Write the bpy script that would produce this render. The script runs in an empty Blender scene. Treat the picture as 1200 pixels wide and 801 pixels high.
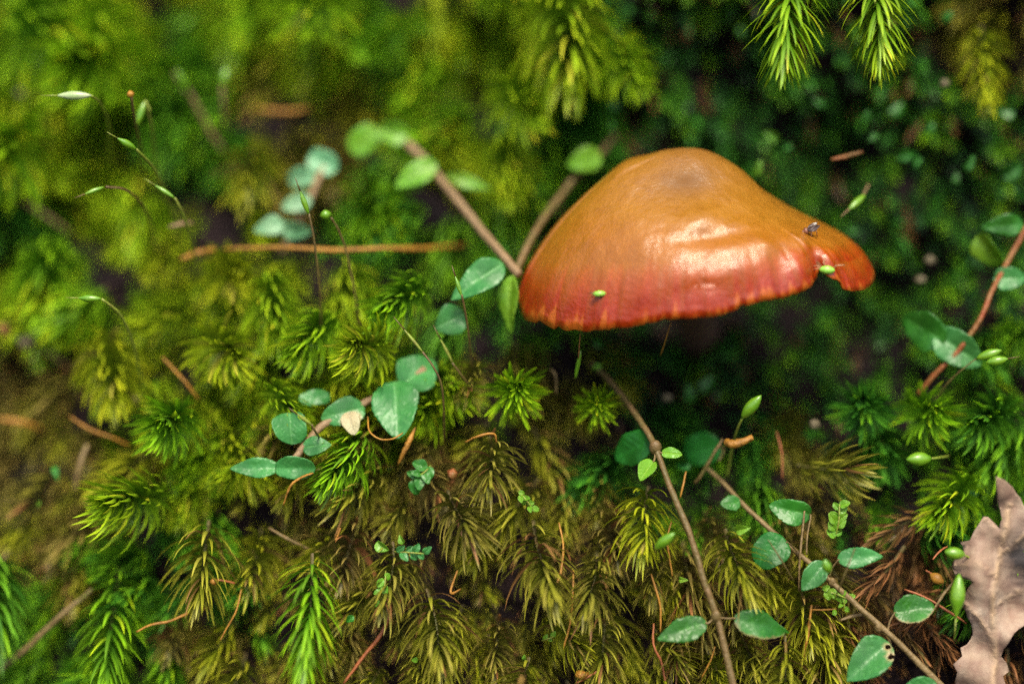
import bpy, bmesh, math, random
import numpy as np
from mathutils import Vector, Matrix
from mathutils.geometry import delaunay_2d_cdt
from mathutils import noise as mnoise
random.seed(11); rng = np.random.default_rng(7)
sc = bpy.context.scene
COL = sc.collection

# ------------------------------------------------------------------ camera
D = 36.0                       # cm from lens to the plane in focus
PITCH = math.radians(20)
Rv = Vector((1, 0, 0)); Fv = Vector((0, math.cos(PITCH), -math.sin(PITCH))); Uv = Vector((0, math.sin(PITCH), math.cos(PITCH)))
C0 = Vector((0, -D*math.cos(PITCH)*.01, D*math.sin(PITCH)*.01 + .30))
PX = 17.0/1200                 # cm per picture unit in the focal plane
cam_d = bpy.data.cameras.new('camera'); cam = bpy.data.objects.new('camera', cam_d); COL.objects.link(cam)
cam.location = C0; cam.rotation_euler = (math.pi/2 - PITCH, 0, 0)
cam_d.sensor_width = 36; cam_d.lens = 36*D/17
cam_d.clip_start = .01; cam_d.clip_end = 50
cam_d.dof.use_dof = True; cam_d.dof.focus_distance = D*.01; cam_d.dof.aperture_fstop = 3.0
sc.camera = cam
# ------------------------------------------------------------------ light
SUN_EL, SUN_AZ = 64, 10       # degrees; azimuth measured from the camera side (-Y) towards +X
w = bpy.data.worlds.new("World"); sc.world = w; w.use_nodes = True
nt = w.node_tree; nt.nodes.clear()
sky = nt.nodes.new('ShaderNodeTexSky'); sky.sky_type = 'NISHITA'; sky.sun_disc = False
sky.sun_elevation = math.radians(SUN_EL); sky.sun_rotation = math.radians(180 - SUN_AZ)
sky.air_density = 1.0; sky.dust_density = 5.0
bg = nt.nodes.new('ShaderNodeBackground'); bg.inputs[1].default_value = .10
wo = nt.nodes.new('ShaderNodeOutputWorld')
nt.links.new(sky.outputs[0], bg.inputs[0]); nt.links.new(bg.outputs[0], wo.inputs[0])
sl = bpy.data.lights.new('sun', 'SUN'); so = bpy.data.objects.new('sun', sl); COL.objects.link(so)
sl.energy = 1.5; sl.angle = math.radians(15); sl.color = (1, .95, .74)
sdir = Vector((math.sin(math.radians(SUN_AZ))*math.cos(math.radians(SUN_EL)), -math.cos(math.radians(SUN_AZ))*math.cos(math.radians(SUN_EL)), math.sin(math.radians(SUN_EL))))
so.rotation_euler = sdir.to_track_quat('Z', 'Y').to_euler(); so.location = (0, 0, 1)
sc.view_settings.view_transform = 'Standard'; sc.view_settings.look = 'None'
sc.view_settings.exposure = 1.3; sc.view_settings.gamma = 1
sc.render.engine = 'CYCLES'
sc.cycles.max_bounces = 8; sc.cycles.transparent_max_bounces = 4
sc.cycles.use_denoising = False

# ------------------------------------------------------------------ placing
def P(u, v, d):
    u, v, d = float(u), float(v), float(d); k = PX*(D + d)/D
    return C0 + .01*((u - 600)*k*Rv + (400.5 - v)*k*Uv + (D + d)*Fv)
def L(px, d=0): return px*PX*(D + d)/D*.01       # a length seen as px picture units, in metres
CP = [(0,0,5.2),(200,0,5.8),(400,0,5.6),(600,0,4.2),(800,0,4),(1000,0,3.2),(1200,0,3),
 (-300,-200,8),(500,-250,5.5),(900,-190,1.2),(1250,-190,1),(-300,400,6.5),(-300,800,5),(1500,400,1.5),(1500,0,2.5),(1500,800,0),
 (0,200,5.2),(200,200,4.4),(400,200,4),(550,200,4.4),(750,150,5),(900,200,4.8),(1050,200,4.2),(1200,200,3.2),
 (0,400,4),(150,400,3),(300,400,2),(450,400,1.7),(600,400,2.4),(800,370,4.6),(950,390,4.2),(1100,400,2.6),(1200,400,2),
 (0,600,3.2),(150,600,2),(300,600,1.2),(500,600,.8),(700,600,.9),(850,540,1.7),(1000,600,1.1),(1200,600,.8),
 (0,800,2.6),(200,800,1.4),(400,800,.6),(600,800,.4),(800,800,.3),(1000,800,.2),(1200,800,.2),(600,1200,-1),(0,1200,1.5),(1200,1200,-1.2)]
A_ = np.array(CP, float); XY = A_[:, :2]/400
def _tps(r2): return .5*r2*np.log(np.maximum(r2, 1e-12))
_n = len(CP); _K = _tps(((XY[:, None] - XY[None])**2).sum(-1)) + np.eye(_n)*.02
_Q = np.c_[np.ones(_n), XY]; _M = np.block([[_K, _Q], [_Q.T, np.zeros((3, 3))]])
_W = np.linalg.solve(_M, np.r_[A_[:, 2], 0, 0, 0])
def bank(u, v):
    u = np.clip(np.atleast_1d(np.asarray(u, float)), -500, 1700)/400; v = np.clip(np.atleast_1d(np.asarray(v, float)), -450, 1400)/400
    q = np.stack([u, v], -1); r2 = ((q[..., None, :] - XY)**2).sum(-1)
    d = np.clip(_tps(r2) @ _W[:_n] + _W[_n] + u*_W[_n+1] + v*_W[_n+2], -3, 14); U, V = u*400, v*400
    return d + np.clip((d - 1.6)/3, 0, 1)*1.1*np.sin(U/43 + 1.4*np.sin(V/61))*np.sin(V/36 + 1.2*np.sin(U/53) + .6)
def bd(u, v): return float(bank(u, v)[0])

# ------------------------------------------------------------------ objects
def tag(o, label=None, cat=None, group=None, kind=None):
    if label: o['label'] = label
    if cat: o['category'] = cat
    if group: o['group'] = group
    if kind: o['kind'] = kind
    return o
def empty(name, loc, label, cat, group=None):
    o = bpy.data.objects.new(name, None); o.empty_display_size = .005; COL.objects.link(o); o.location = loc
    return tag(o, label, cat, group)
def mk(name, verts, faces, mat, parent=None, origin=None, smooth=True, attrs=None):
    """verts in world metres; origin = where the object's origin goes"""
    if parent is not None: origin = parent.location if parent.parent is None else parent.location + parent.parent.location
    if origin is None: origin = Vector(verts[0])
    og = np.array(origin); me = bpy.data.meshes.new(name)
    me.from_pydata([tuple(np.array(x) - og) for x in verts], [], faces)
    if attrs:
        for k, vals in attrs.items():
            a = me.attributes.new(k, 'FLOAT', 'POINT'); a.data.foreach_set('value', np.asarray(vals, np.float32))
    if smooth: me.polygons.foreach_set('use_smooth', [True]*len(me.polygons))
    me.materials.append(mat); me.update()
    o = bpy.data.objects.new(name, me); COL.objects.link(o)
    if parent is not None: o.parent = parent
    else: o.location = origin
    return o

# ------------------------------------------------------------------ materials
def srgb(r, g, b):
    f = lambda c: (c/255/12.92 if c/255 <= .04045 else ((c/255 + .055)/1.055)**2.4)
    return (f(r), f(g), f(b), 1)
class NM:
    def __init__(s, name):
        s.m = bpy.data.materials.new(name); s.m.use_nodes = True; s.t = s.m.node_tree; s.t.nodes.clear()
        s.o = s.n('ShaderNodeOutputMaterial')
    def n(s, typ, **kw):
        x = s.t.nodes.new(typ)
        for k, v in kw.items(): setattr(x, k, v)
        return x
    def l(s, a, b): s.t.links.new(a, b)
    def set(s, node, **kw):
        for k, v in kw.items():
            k = k.replace('_', ' ')
            if hasattr(v, 'type') and hasattr(v, 'links'): s.l(v, node.inputs[k])
            else: node.inputs[k].default_value = v
    def attr(s, name): return s.n('ShaderNodeAttribute', attribute_name=name).outputs['Fac']
    def math(s, op, a, b=None, clamp=False):
        x = s.n('ShaderNodeMath', operation=op, use_clamp=clamp)
        for i, q in enumerate((a, b)):
            if q is None: continue
            if isinstance(q, (int, float)): x.inputs[i].default_value = q
            else: s.l(q, x.inputs[i])
        return x.outputs[0]
    def ramp(s, fac, stops, interp='LINEAR'):
        r = s.n('ShaderNodeValToRGB'); r.color_ramp.interpolation = interp
        e = r.color_ramp.elements
        while len(e) < len(stops): e.new(.5)
        for x, (p, c) in zip(e, stops): x.position = p; x.color = c if len(c) == 4 else (*c, 1)
        s.l(fac, r.inputs[0]); return r.outputs[0]
    def mix(s, fac, a, b, mode='MIX'):
        x = s.n('ShaderNodeMix', data_type='RGBA', blend_type=mode)
        for i, q in ((0, fac), (6, a), (7, b)):
            if isinstance(q, (int, float)): x.inputs[i].default_value = q
            elif isinstance(q, tuple): x.inputs[i].default_value = q
            else: s.l(q, x.inputs[i])
        return x.outputs[2]
    def noise(s, scale, detail=3, vec=None, rough=.5):
        x = s.n('ShaderNodeTexNoise'); x.inputs['Scale'].default_value = scale; x.inputs['Detail'].default_value = detail
        x.inputs['Roughness'].default_value = rough
        if vec is None: vec = s.n('ShaderNodeTexCoord').outputs['Object']
        s.l(vec, x.inputs['Vector']); return x.outputs[0]
    def bump(s, h, strength=.4, dist=.0005):
        b = s.n('ShaderNodeBump'); b.inputs['Strength'].default_value = strength; b.inputs['Distance'].default_value = dist
        s.l(h, b.inputs['Height']); return b.outputs[0]
    def finish(s, color, rough=.5, trans=0, tcol=None, spec=.5, normal=None, coat=0, coat_rough=.2, sss=0, sss_rad=None):
        p = s.n('ShaderNodeBsdfPrincipled')
        s.set(p, Base_Color=color, Roughness=rough); p.inputs['Specular IOR Level'].default_value = spec
        if normal: s.l(normal, p.inputs['Normal'])
        if coat: p.inputs['Coat Weight'].default_value = coat; p.inputs['Coat Roughness'].default_value = coat_rough
        if coat and normal: s.l(normal, p.inputs['Coat Normal'])
        if sss:
            p.inputs['Subsurface Weight'].default_value = sss; p.inputs['Subsurface Radius'].default_value = sss_rad or (1, .4, .15)
            p.inputs['Subsurface Scale'].default_value = .002
        out = p.outputs[0]
        if trans:
            tr = s.n('ShaderNodeBsdfTranslucent'); c = tcol if tcol is not None else color
            if isinstance(c, tuple): tr.inputs[0].default_value = c
            else: s.l(c, tr.inputs[0])
            mx = s.n('ShaderNodeMixShader'); mx.inputs[0].default_value = trans
            s.l(out, mx.inputs[1]); s.l(tr.outputs[0], mx.inputs[2]); out = mx.outputs[0]
        s.l(out, s.o.inputs[0]); return s.m

# moss: position in the ramps = object colour (r) + per-shoot offset
def moss_mat():
    s = NM('moss_leaf')
    oi = s.n('ShaderNodeObjectInfo'); sx = s.n('ShaderNodeSeparateColor'); s.l(oi.outputs['Color'], sx.inputs[0])
    f = s.math('ADD', s.math('ADD', sx.outputs[0], s.math('SUBTRACT', s.attr('shoot'), .5)), s.math('MULTIPLY', s.math('SUBTRACT', s.attr('rnd'), .5), .10))
    f = s.math('ADD', f, s.math('MULTIPLY', s.math('GREATER_THAN', s.attr('rnd'), .93), s.math('MULTIPLY', f, .22)))
    base = s.ramp(f, [(0, (.012, .035, .014)), (.2, (.014, .085, .010)), (.4, (.045, .19, .006)), (.6, (.13, .19, .008)), (.78, (.035, .030, .008)), (.9, (.10, .055, .018)), (1, (.12, .05, .02))])  # leaf bases: darker old growth; olive stop darkened too, as painted shade in gaps
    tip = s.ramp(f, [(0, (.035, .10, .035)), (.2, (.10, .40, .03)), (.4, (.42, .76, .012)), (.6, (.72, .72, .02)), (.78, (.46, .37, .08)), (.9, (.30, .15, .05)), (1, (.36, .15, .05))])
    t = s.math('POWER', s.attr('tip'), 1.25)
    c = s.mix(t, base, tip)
    br = s.math('ADD', .55, s.math('MULTIPLY', s.attr('rnd'), .75))
    cm = s.n('ShaderNodeCombineColor'); [s.l(br, cm.inputs[i]) for i in range(3)]
    c = s.mix(1.0, c, cm.outputs[0], 'MULTIPLY')
    return s.finish(c, .42, trans=.28, spec=.45)
M_moss = moss_mat()
def simple(name, c1, c2, rough=.6, scale=300, bump=.5, bdist=.0004, trans=0, spec=.4, **k):
    s = NM(name); n = s.noise(scale, 5)
    return s.finish(s.mix(s.ramp(n, [(.3, (0, 0, 0)), (.7, (1, 1, 1))]), c1, c2), rough, trans=trans, spec=spec, normal=s.bump(s.math('ADD', s.noise(scale*3, 4), s.noise(scale, 3)), bump, bdist*1.6), **k)
M_soil = simple('dark_humus', (.006, .005, .007, 1), (.022, .013, .013, 1), 1, 120, 1, .003, spec=.1)
M_mossstem = simple('moss_stem', (.10, .05, .015, 1), (.07, .09, .02, 1), .6, 500)
M_twig = simple('tan_stem', (.13, .085, .03, 1), (.22, .15, .06, 1), .55, 500)
M_vine = simple('olive_brown_stem', (.10, .08, .02, 1), (.17, .10, .04, 1), .5, 400)
M_pink = simple('pinkish_brown_stem', (.20, .125, .06, 1), (.28, .18, .09, 1), .55, 400)
M_orange = simple('orange_twig', (.42, .19, .02, 1), (.24, .11, .02, 1), .5, 600)
M_red = simple('red_brown_stem', (.26, .05, .015, 1), (.20, .11, .03, 1), .5, 500)
M_seta = simple('dark_seta', (.09, .05, .02, 1), (.14, .11, .03, 1), .4, 900, .2)
M_setag = simple('green_seta', (.22, .30, .03, 1), (.16, .16, .03, 1), .4, 900, .2)
M_cap_g = simple('green_capsule', (.11, .30, .012, 1), (.20, .38, .02, 1), .3, 500, .1, trans=.2, spec=.7, coat=.4)
M_cap_p = simple('pale_capsule', (.55, .62, .35, 1), (.35, .5, .2, 1), .3, 500, .1, trans=.2, spec=.7)
M_gold = simple('golden_fibre', (.40, .19, .02, 1), (.26, .12, .02, 1), .45, 900, .2)
M_rust = simple('rusty_fibre', (.34, .10, .03, 1), (.24, .08, .03, 1), .5, 900, .2)
M_speck = simple('pale_bit', (.16, .13, .08, 1), (.10, .08, .04, 1), .7, 500)
def leaf_mat(name, c1, c2, vein, rough=.32, trans=.25, mottled=0, spec=.5):
    s = NM(name); tc = s.n('ShaderNodeTexCoord').outputs['Object']
    c = s.mix(s.ramp(s.noise(260, 4, tc), [(.35, (0, 0, 0)), (.65, (1, 1, 1))]), c1, c2)
    c = s.mix(s.ramp(s.noise(75, 3, s.n('ShaderNodeNewGeometry').outputs['Position']), [(.35, (.6, .6, .6)), (.62, (0, 0, 0))]), c, tuple(x*y for x, y in zip(c1[:3], (1.3, .62, .6))) + (1,))
    c = s.mix(s.math('MULTIPLY', s.attr('vein'), .7), c, vein)
    c = s.mix(s.attr('scar'), c, (.50, .36, .18, 1))
    h = s.math('ADD', s.math('MULTIPLY', s.noise(1300, 4, tc), .5), s.math('MULTIPLY', s.attr('vein'), -.8))
    return s.finish(c, rough, trans=trans, spec=spec, normal=s.bump(h, .55, .0003))
M_lf = {
 'green': leaf_mat('green_leaf', (.02, .14, .012, 1), (.036, .22, .018, 1), (.10, .33, .05, 1), .36),
 'deep': leaf_mat('deep_green_leaf', (.010, .12, .012, 1), (.02, .18, .02, 1), (.03, .22, .03, 1), .4, spec=.4),
 'mint': leaf_mat('mint_leaf', (.032, .19, .038, 1), (.06, .29, .065, 1), (.14, .40, .11, 1), .36),
 'lime': leaf_mat('lime_leaf', (.12, .38, .015, 1), (.20, .46, .03, 1), (.3, .52, .06, 1), .35, trans=.35),
 'pale': leaf_mat('pale_mint_leaf', (.13, .42, .19, 1), (.22, .52, .28, 1), (.3, .55, .3, 1), .4),
 'tan': leaf_mat('dried_leaflet', (.45, .42, .22, 1), (.55, .5, .3, 1), (.5, .45, .3, 1), .5),
}

# ------------------------------------------------------------------ shapes
def smooth_path(pts, n=6):
    pts = [Vector(p) for p in pts]
    if len(pts) < 3: n = max(n, 3)
    out = []
    q = [pts[0]*2 - pts[1]] + pts + [pts[-1]*2 - pts[-2]]
    for i in range(1, len(q) - 2):
        for k in range(n):
            t = k/n; a, b, c, d = q[i-1], q[i], q[i+1], q[i+2]
            out.append(.5*((2*b) + (c - a)*t + (2*a - 5*b + 4*c - d)*t*t + (3*b - a - 3*c + d)*t**3))
    out.append(pts[-1]); return out
def tube(path, rad, sides=7, wob=0, seed=0):
    """path: world points; rad: a number or a function of 0..1"""
    V, F = [], []; n = len(path); up = Vector((.31, .2, .93))
    for i, p in enumerate(path):
        t = (path[min(i+1, n-1)] - path[max(i-1, 0)]).normalized(); a = t.cross(up).normalized(); b = t.cross(a)
        r = rad(i/(n-1)) if callable(rad) else rad
        for k in range(sides):
            an = 2*math.pi*k/sides
            rr = r*(1 + wob*mnoise.noise(Vector((i*.6 + seed, math.cos(an)*1.3, math.sin(an)*1.3))))
            V.append(p + rr*(math.cos(an)*a + math.sin(an)*b))
    for i in range(n-1):
        for k in range(sides):
            k2 = (k+1) % sides; F.append((i*sides+k, i*sides+k2, (i+1)*sides+k2, (i+1)*sides+k))
    F.append(tuple(range(sides))[::-1]); F.append(tuple(range((n-1)*sides, n*sides)))
    return V, F
def join(*parts):
    V, F = [], []
    for v, f in parts:
        o = len(V); V += list(v); F += [tuple(i + o for i in q) for q in f]
    return V, F
def pp(*pts): return [P(*p) if len(p) == 3 else P(p[0], p[1], bd(*p)) for p in pts]

def inside(poly, x, y):
    c = False; j = len(poly) - 1
    for i in range(len(poly)):
        a, b = poly[i], poly[j]
        if (a[1] > y) != (b[1] > y) and x < (b[0]-a[0])*(y-a[1])/(b[1]-a[1]+1e-12)+a[0]: c = not c
        j = i
    return c
def sheet(outline, step, fn, thick, holes=(), attr_fn=None):
    """fills an outline (2-D) with a triangulated sheet, maps it through fn(x,y)->Vector and gives it thickness"""
    pts = [Vector(p) for p in outline]; n0 = len(pts); edges = [(i, (i+1) % n0) for i in range(n0)]
    for h in holes:
        b = len(pts); pts += [Vector(p) for p in h]; edges += [(b+i, b+(i+1) % len(h)) for i in range(len(h))]
    xs = [p[0] for p in outline]; ys = [p[1] for p in outline]
    x = min(xs)
    r = random.Random(5)
    while x < max(xs):
        y = min(ys)
        while y < max(ys):
            q = (x + r.uniform(-.2, .2)*step, y + r.uniform(-.2, .2)*step)
            if inside(outline, *q) and not any(inside(h, *q) for h in holes): pts.append(Vector(q))
            y += step
        x += step
    v, e, f, *_ = delaunay_2d_cdt(pts, edges, [], 0, 1e-6)
    f = [t for t in f if (lambda c: inside(outline, *c) and not any(inside(h, *c) for h in holes))((sum(v[i][0] for i in t)/3, sum(v[i][1] for i in t)/3))]
    top = [fn(p[0], p[1]) for p in v]
    nor = [Vector((0, 0, 0)) for _ in v]
    for t in f:
        nn = (top[t[1]] - top[t[0]]).cross(top[t[2]] - top[t[0]])
        for i in t: nor[i] += nn
    bot = [p - (q.normalized() if q.length > 0 else q)*thick for p, q in zip(top, nor)]
    N = len(top); F = [tuple(t) for t in f] + [tuple(i + N for i in t[::-1]) for t in f]
    cnt = {}
    for t in f:
        for i in range(3):
            a, b = t[i], t[(i+1) % 3]; cnt[(a, b)] = 1
    for (a, b) in list(cnt):
        if (b, a) not in cnt: F.append((b, a, a+N, b+N))
    at = None
    if attr_fn:
        rows = [attr_fn(p[0], p[1]) for p in v]; at = {k: [q[k] for q in rows]*2 for k in rows[0]}
    return top + bot, F, at

def leaf(parent, base, tip, wid, mat='green', shape='ovate', serr=.05, fold=.16, curl=.15, roll=0, petiole=None, holes=(), label=None, seed=0, name='leaf', edge_d=0):
    """base, tip: (u,v,d); wid in picture units; a child of parent with a blade of true curvature"""
    r = random.Random(seed + int(base[0]*7 + tip[1]*3))
    B, T = P(*base), P(*tip); ax = (T - B); Ln = ax.length; ax.normalize()
    view = (B - C0).normalized(); side = ax.cross(view).normalized()
    nrm = side.cross(ax).normalized()
    if nrm.dot(view) > 0: nrm = -nrm
    rot = Matrix.Rotation(math.radians(roll), 3, ax); side = rot @ side; nrm = rot @ nrm
    W = L(wid, base[2])/Ln/2
    n = 26; out = []
    def wf(t):
        if shape == 'round': return math.sqrt(max(0, 1 - (2*t - 1)**2))**.85
        if shape == 'heart': return max(0, math.sin(math.pi*t**.8))**.62
        if shape == 'lance': return math.sin(math.pi*t**.8)**1.1
        return math.sin(math.pi*t**.72)**.85
    ph = r.uniform(0, 6)
    def edge(t, sg):
        ww = W*wf(t)
        return sg*ww*(1 + serr*(((t*11 + (.5 if sg > 0 else 0)) % 1) - .5)*1.5 + .05*math.sin(t*9 + ph + sg))
    for i in range(n+1): t = i/n; out.append((t, edge(t, 1)))
    for i in range(n-1, 0, -1): t = i/n; out.append((t, edge(t, -1)))
    out[0] = (0, .004); out[n] = (1, .0)
    hl = []
    for (ht, hs, hr) in holes:
        k = 9; hl.append([(ht + hr*math.cos(a)*r.uniform(.6, 1.3), hs*W + hr*math.sin(a)*r.uniform(.6, 1.2)) for a in [2*math.pi*q/k for q in range(k)]])
    cw = r.uniform(-.25, .25); cv = r.uniform(-.05, .28); cf = r.uniform(-.06, .22)
    def fn(x, y):
        z = -(curl + cv)*(x - .25)**2 + (fold + cf)*abs(y)**1.15*1.6 + .03*math.sin(x*10 + ph + (2 if y > 0 else 0))*min(1, abs(y)/max(W, .01)) + cw*y*x*2
        z -= (abs(y)/max(W, .01))**3*.03
        return B + Ln*(ax*x + side*y + nrm*z)
    def at(x, y):
        vn = max(0, 1 - abs(y)/.022)
        yy = abs(y) ; q = ((x - yy*.9)*6.5) % 1; vn = max(vn, .5*max(0, 1 - min(q, 1-q)/.10)*(1 if yy > .01 else 0))
        scar = 0
        for (ht, hs, hr) in holes:
            dd = math.hypot(x-ht, y-hs*W)/hr; scar = max(scar, min(1, max(0, 1.9 - dd)))
        if edge_d: scar = max(scar, edge_d*min(1, max(0, 1 - (abs(edge(min(1, max(0, x)), 1 if y > 0 else -1)) - abs(y))/.02))*(1 if y < 0 else 0))
        return {'vein': vn, 'scar': scar}
    V, F, a = sheet(out, .055, fn, Ln*.012, hl, at)
    if petiole:
        pv = tube(smooth_path([P(*q) for q in petiole] + [B + ax*Ln*.04], 4), L(2.2, base[2])*.5, 5)
        o2 = mk('leaf_stalk', pv[0], pv[1], M_twig if mat != 'deep' else M_vine, parent)
    o = mk(name, V, F, M_lf[mat], parent, origin=None if parent is not None else B, attrs=a)
    if label and parent is not None: o['label'] = label
    return o

# ------------------------------------------------------------------ the bank (one sheet)
def axis_vals(a, b, lo, hi, fine, ncoarse):
    m = np.arange(a, b+1, fine); l = a - (a - lo)*np.linspace(1, 0, ncoarse, endpoint=False)**2; h = b + (hi - b)*np.linspace(0, 1, ncoarse+1)[1:]**2
    return np.r_[l, m, h]
gu = axis_vals(-250, 1450, -2600, 3800, 9, 26); gv = axis_vals(-250, 1050, -2400, 2800, 9, 26)
GU, GV = np.meshgrid(gu, gv); GD = bank(GU, GV)
bv = []
for j in range(len(gv)):
    for i in range(len(gu)):
        u, v = GU[j, i], GV[j, i]
        n1 = mnoise.noise(Vector((u/90, v/90, 0))); n2 = mnoise.noise(Vector((u/28, v/28, 5))); n3 = mnoise.noise(Vector((u/9, v/9, 9)))
        bv.append(P(u, v, GD[j, i] + .95 + n1*.35 + n2*.22 + n3*.10))
nx = len(gu); bf = [(j*nx+i, (j+1)*nx+i, (j+1)*nx+i+1, j*nx+i+1) for j in range(len(gv)-1) for i in range(nx-1)]
tag(mk('ground', bv, bf, M_soil, origin=P(600, 400, 2)), 'dark damp humus of the steep bank under the moss', None, None, 'structure')

# ------------------------------------------------------------------ moss shoots
def shoot(seed, length=1.2, nl=62, leaf=.46, wid=.055, a0=62, a1=12, segs=5, fan=.8, droop=.25, rich=True, tuft=.25):
    """a moss shoot along +Z, in cm; returns stem (V,F) and leaves (V,F,tip,rnd)"""
    r = random.Random(seed); ph = r.uniform(0, 6); bend = r.uniform(-.12, .12)
    def ax(t): return Vector((bend*length*math.sin(t*2.5), -droop*length*t*t*.5, length*t))
    V, F, T, R = [], [], [], []
    for i in range(nl):
        t = .06 + .94*(i/(nl-1))**.85
        az = ph + i*2.39996 + r.uniform(-.35, .35)
        lf = leaf*(.62 + .5*math.sin(math.pi*min(1, t*.82 + .12)))*r.uniform(.75, 1.15)
        if t > .9: lf *= .75
        st = math.radians((a0 + r.uniform(-12, 12))*(1 - .72*max(0, t - tuft)/(1 - tuft))); en = math.radians(a1*(1 - .5*t) + r.uniform(-16, 16))
        rad = Vector((math.cos(az), math.sin(az)*fan, 0)); tan = Vector((-math.sin(az), math.cos(az), 0))
        p = ax(t); tw = r.uniform(-.4, .4); rn = r.random(); b = len(V); wd = wid*r.uniform(.75, 1.15)
        for k in range(segs+1):
            q = k/segs
            w_ = wd*.5*(max(0, 1 - q)**.62)*(.55 + .9*min(1, q*3 + .15)) if k < segs else 0
            sv = tan*math.cos(tw*q) + Vector((0, 0, 1))*math.sin(tw*q)*.5
            if k == segs: V.append(p.copy()); T.append(1); R.append(rn)
            elif rich:
                up = (rad*-.5 + Vector((0, 0, .5)))*w_*.55
                V += [p + sv*w_ + up, p.copy(), p - sv*w_ + up]; T += [q, q*.8, q]; R += [rn]*3
            else:
                V += [p + sv*w_, p - sv*w_]; T += [q]*2; R += [rn]*2
            a = st + (en - st)*q**.8
            d = Vector((0, 0, 1))*math.cos(a) + rad*math.sin(a); d.y -= droop*.5*q; d.normalize()
            p = p + d*(lf/segs)
        m = 3 if rich else 2
        for k in range(segs):
            s0 = b + k*m; s1 = s0 + m
            if k < segs-1:
                for c in range(m-1): F.append((s0+c, s0+c+1, s1+c+1, s1+c))
            else:
                for c in range(m-1): F.append((s0+c, s0+c+1, s1))
    return [ax(k/6) for k in range(7)], V, F, T, R
def shoot_mesh(nm, seed, **k):
    path, V, F, T, R = shoot(seed, **k)
    me = bpy.data.meshes.new(nm + '_leaves'); me.from_pydata([tuple(v*.01) for v in V], [], F)
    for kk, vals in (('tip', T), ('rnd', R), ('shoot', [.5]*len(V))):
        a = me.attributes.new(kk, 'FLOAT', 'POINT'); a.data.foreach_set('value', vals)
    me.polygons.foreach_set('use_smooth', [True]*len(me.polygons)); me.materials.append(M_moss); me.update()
    L_ = k.get('length', 1.2)
    sv, sf = tube([p*.01 for p in path], lambda t: .00022*(1.1 - .7*t), 5)
    ms = bpy.data.meshes.new(nm + '_stem'); ms.from_pydata([tuple(v) for v in sv], [], sf); ms.materials.append(M_mossstem); ms.update()
    return ms, me
KIND = {
 'frond':  [shoot_mesh('frond', 100+i, length=1.5, nl=135, leaf=.62, wid=.052, a0=80, a1=26, fan=.9, droop=.1) for i in range(5)],   # long bright hanging sprays
 'tuft':   [shoot_mesh('tuft', 200+i, length=.9, nl=150, leaf=.74, wid=.052, a0=74, a1=14, fan=1, droop=1.1, tuft=.4) for i in range(6)],  # firework tufts
 'olive':  [shoot_mesh('olive', 300+i, length=1.0, nl=76, leaf=.72, wid=.050, a0=80, a1=22, fan=.95, droop=.45, tuft=.4) for i in range(7)],
 'rust':   [shoot_mesh('rust', 400+i, length=1.0, nl=52, leaf=.42, wid=.034, a0=70, a1=5, fan=.5, droop=.2) for i in range(3)],
}
def orient(direction, spin):
    z = direction.normalized(); ref = Vector((0, 0, 1)); y = (ref - z*ref.dot(z))
    if y.length < .05: y = Vector((0, 1, 0))
    y.normalize(); x = y.cross(z); m = Matrix((x, y, z)).transposed()
    return (m @ Matrix.Rotation(spin, 3, 'Z')).to_euler()
def put_shoot(kind, var, loc, direction, scale, hue, spin, label, group=None):
    ms, ml = KIND[kind][var % len(KIND[kind])]
    e = empty('moss_shoot', loc, label, 'moss', group); e.rotation_euler = orient(direction, spin); e.scale = (scale,)*3
    a = bpy.data.objects.new('stem', ms); b = bpy.data.objects.new('leaves', ml)
    for o in (a, b): COL.objects.link(o); o.parent = e
    b.color = (hue, 0, 0, 1); b['kind'] = 'stuff'; return e
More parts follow.
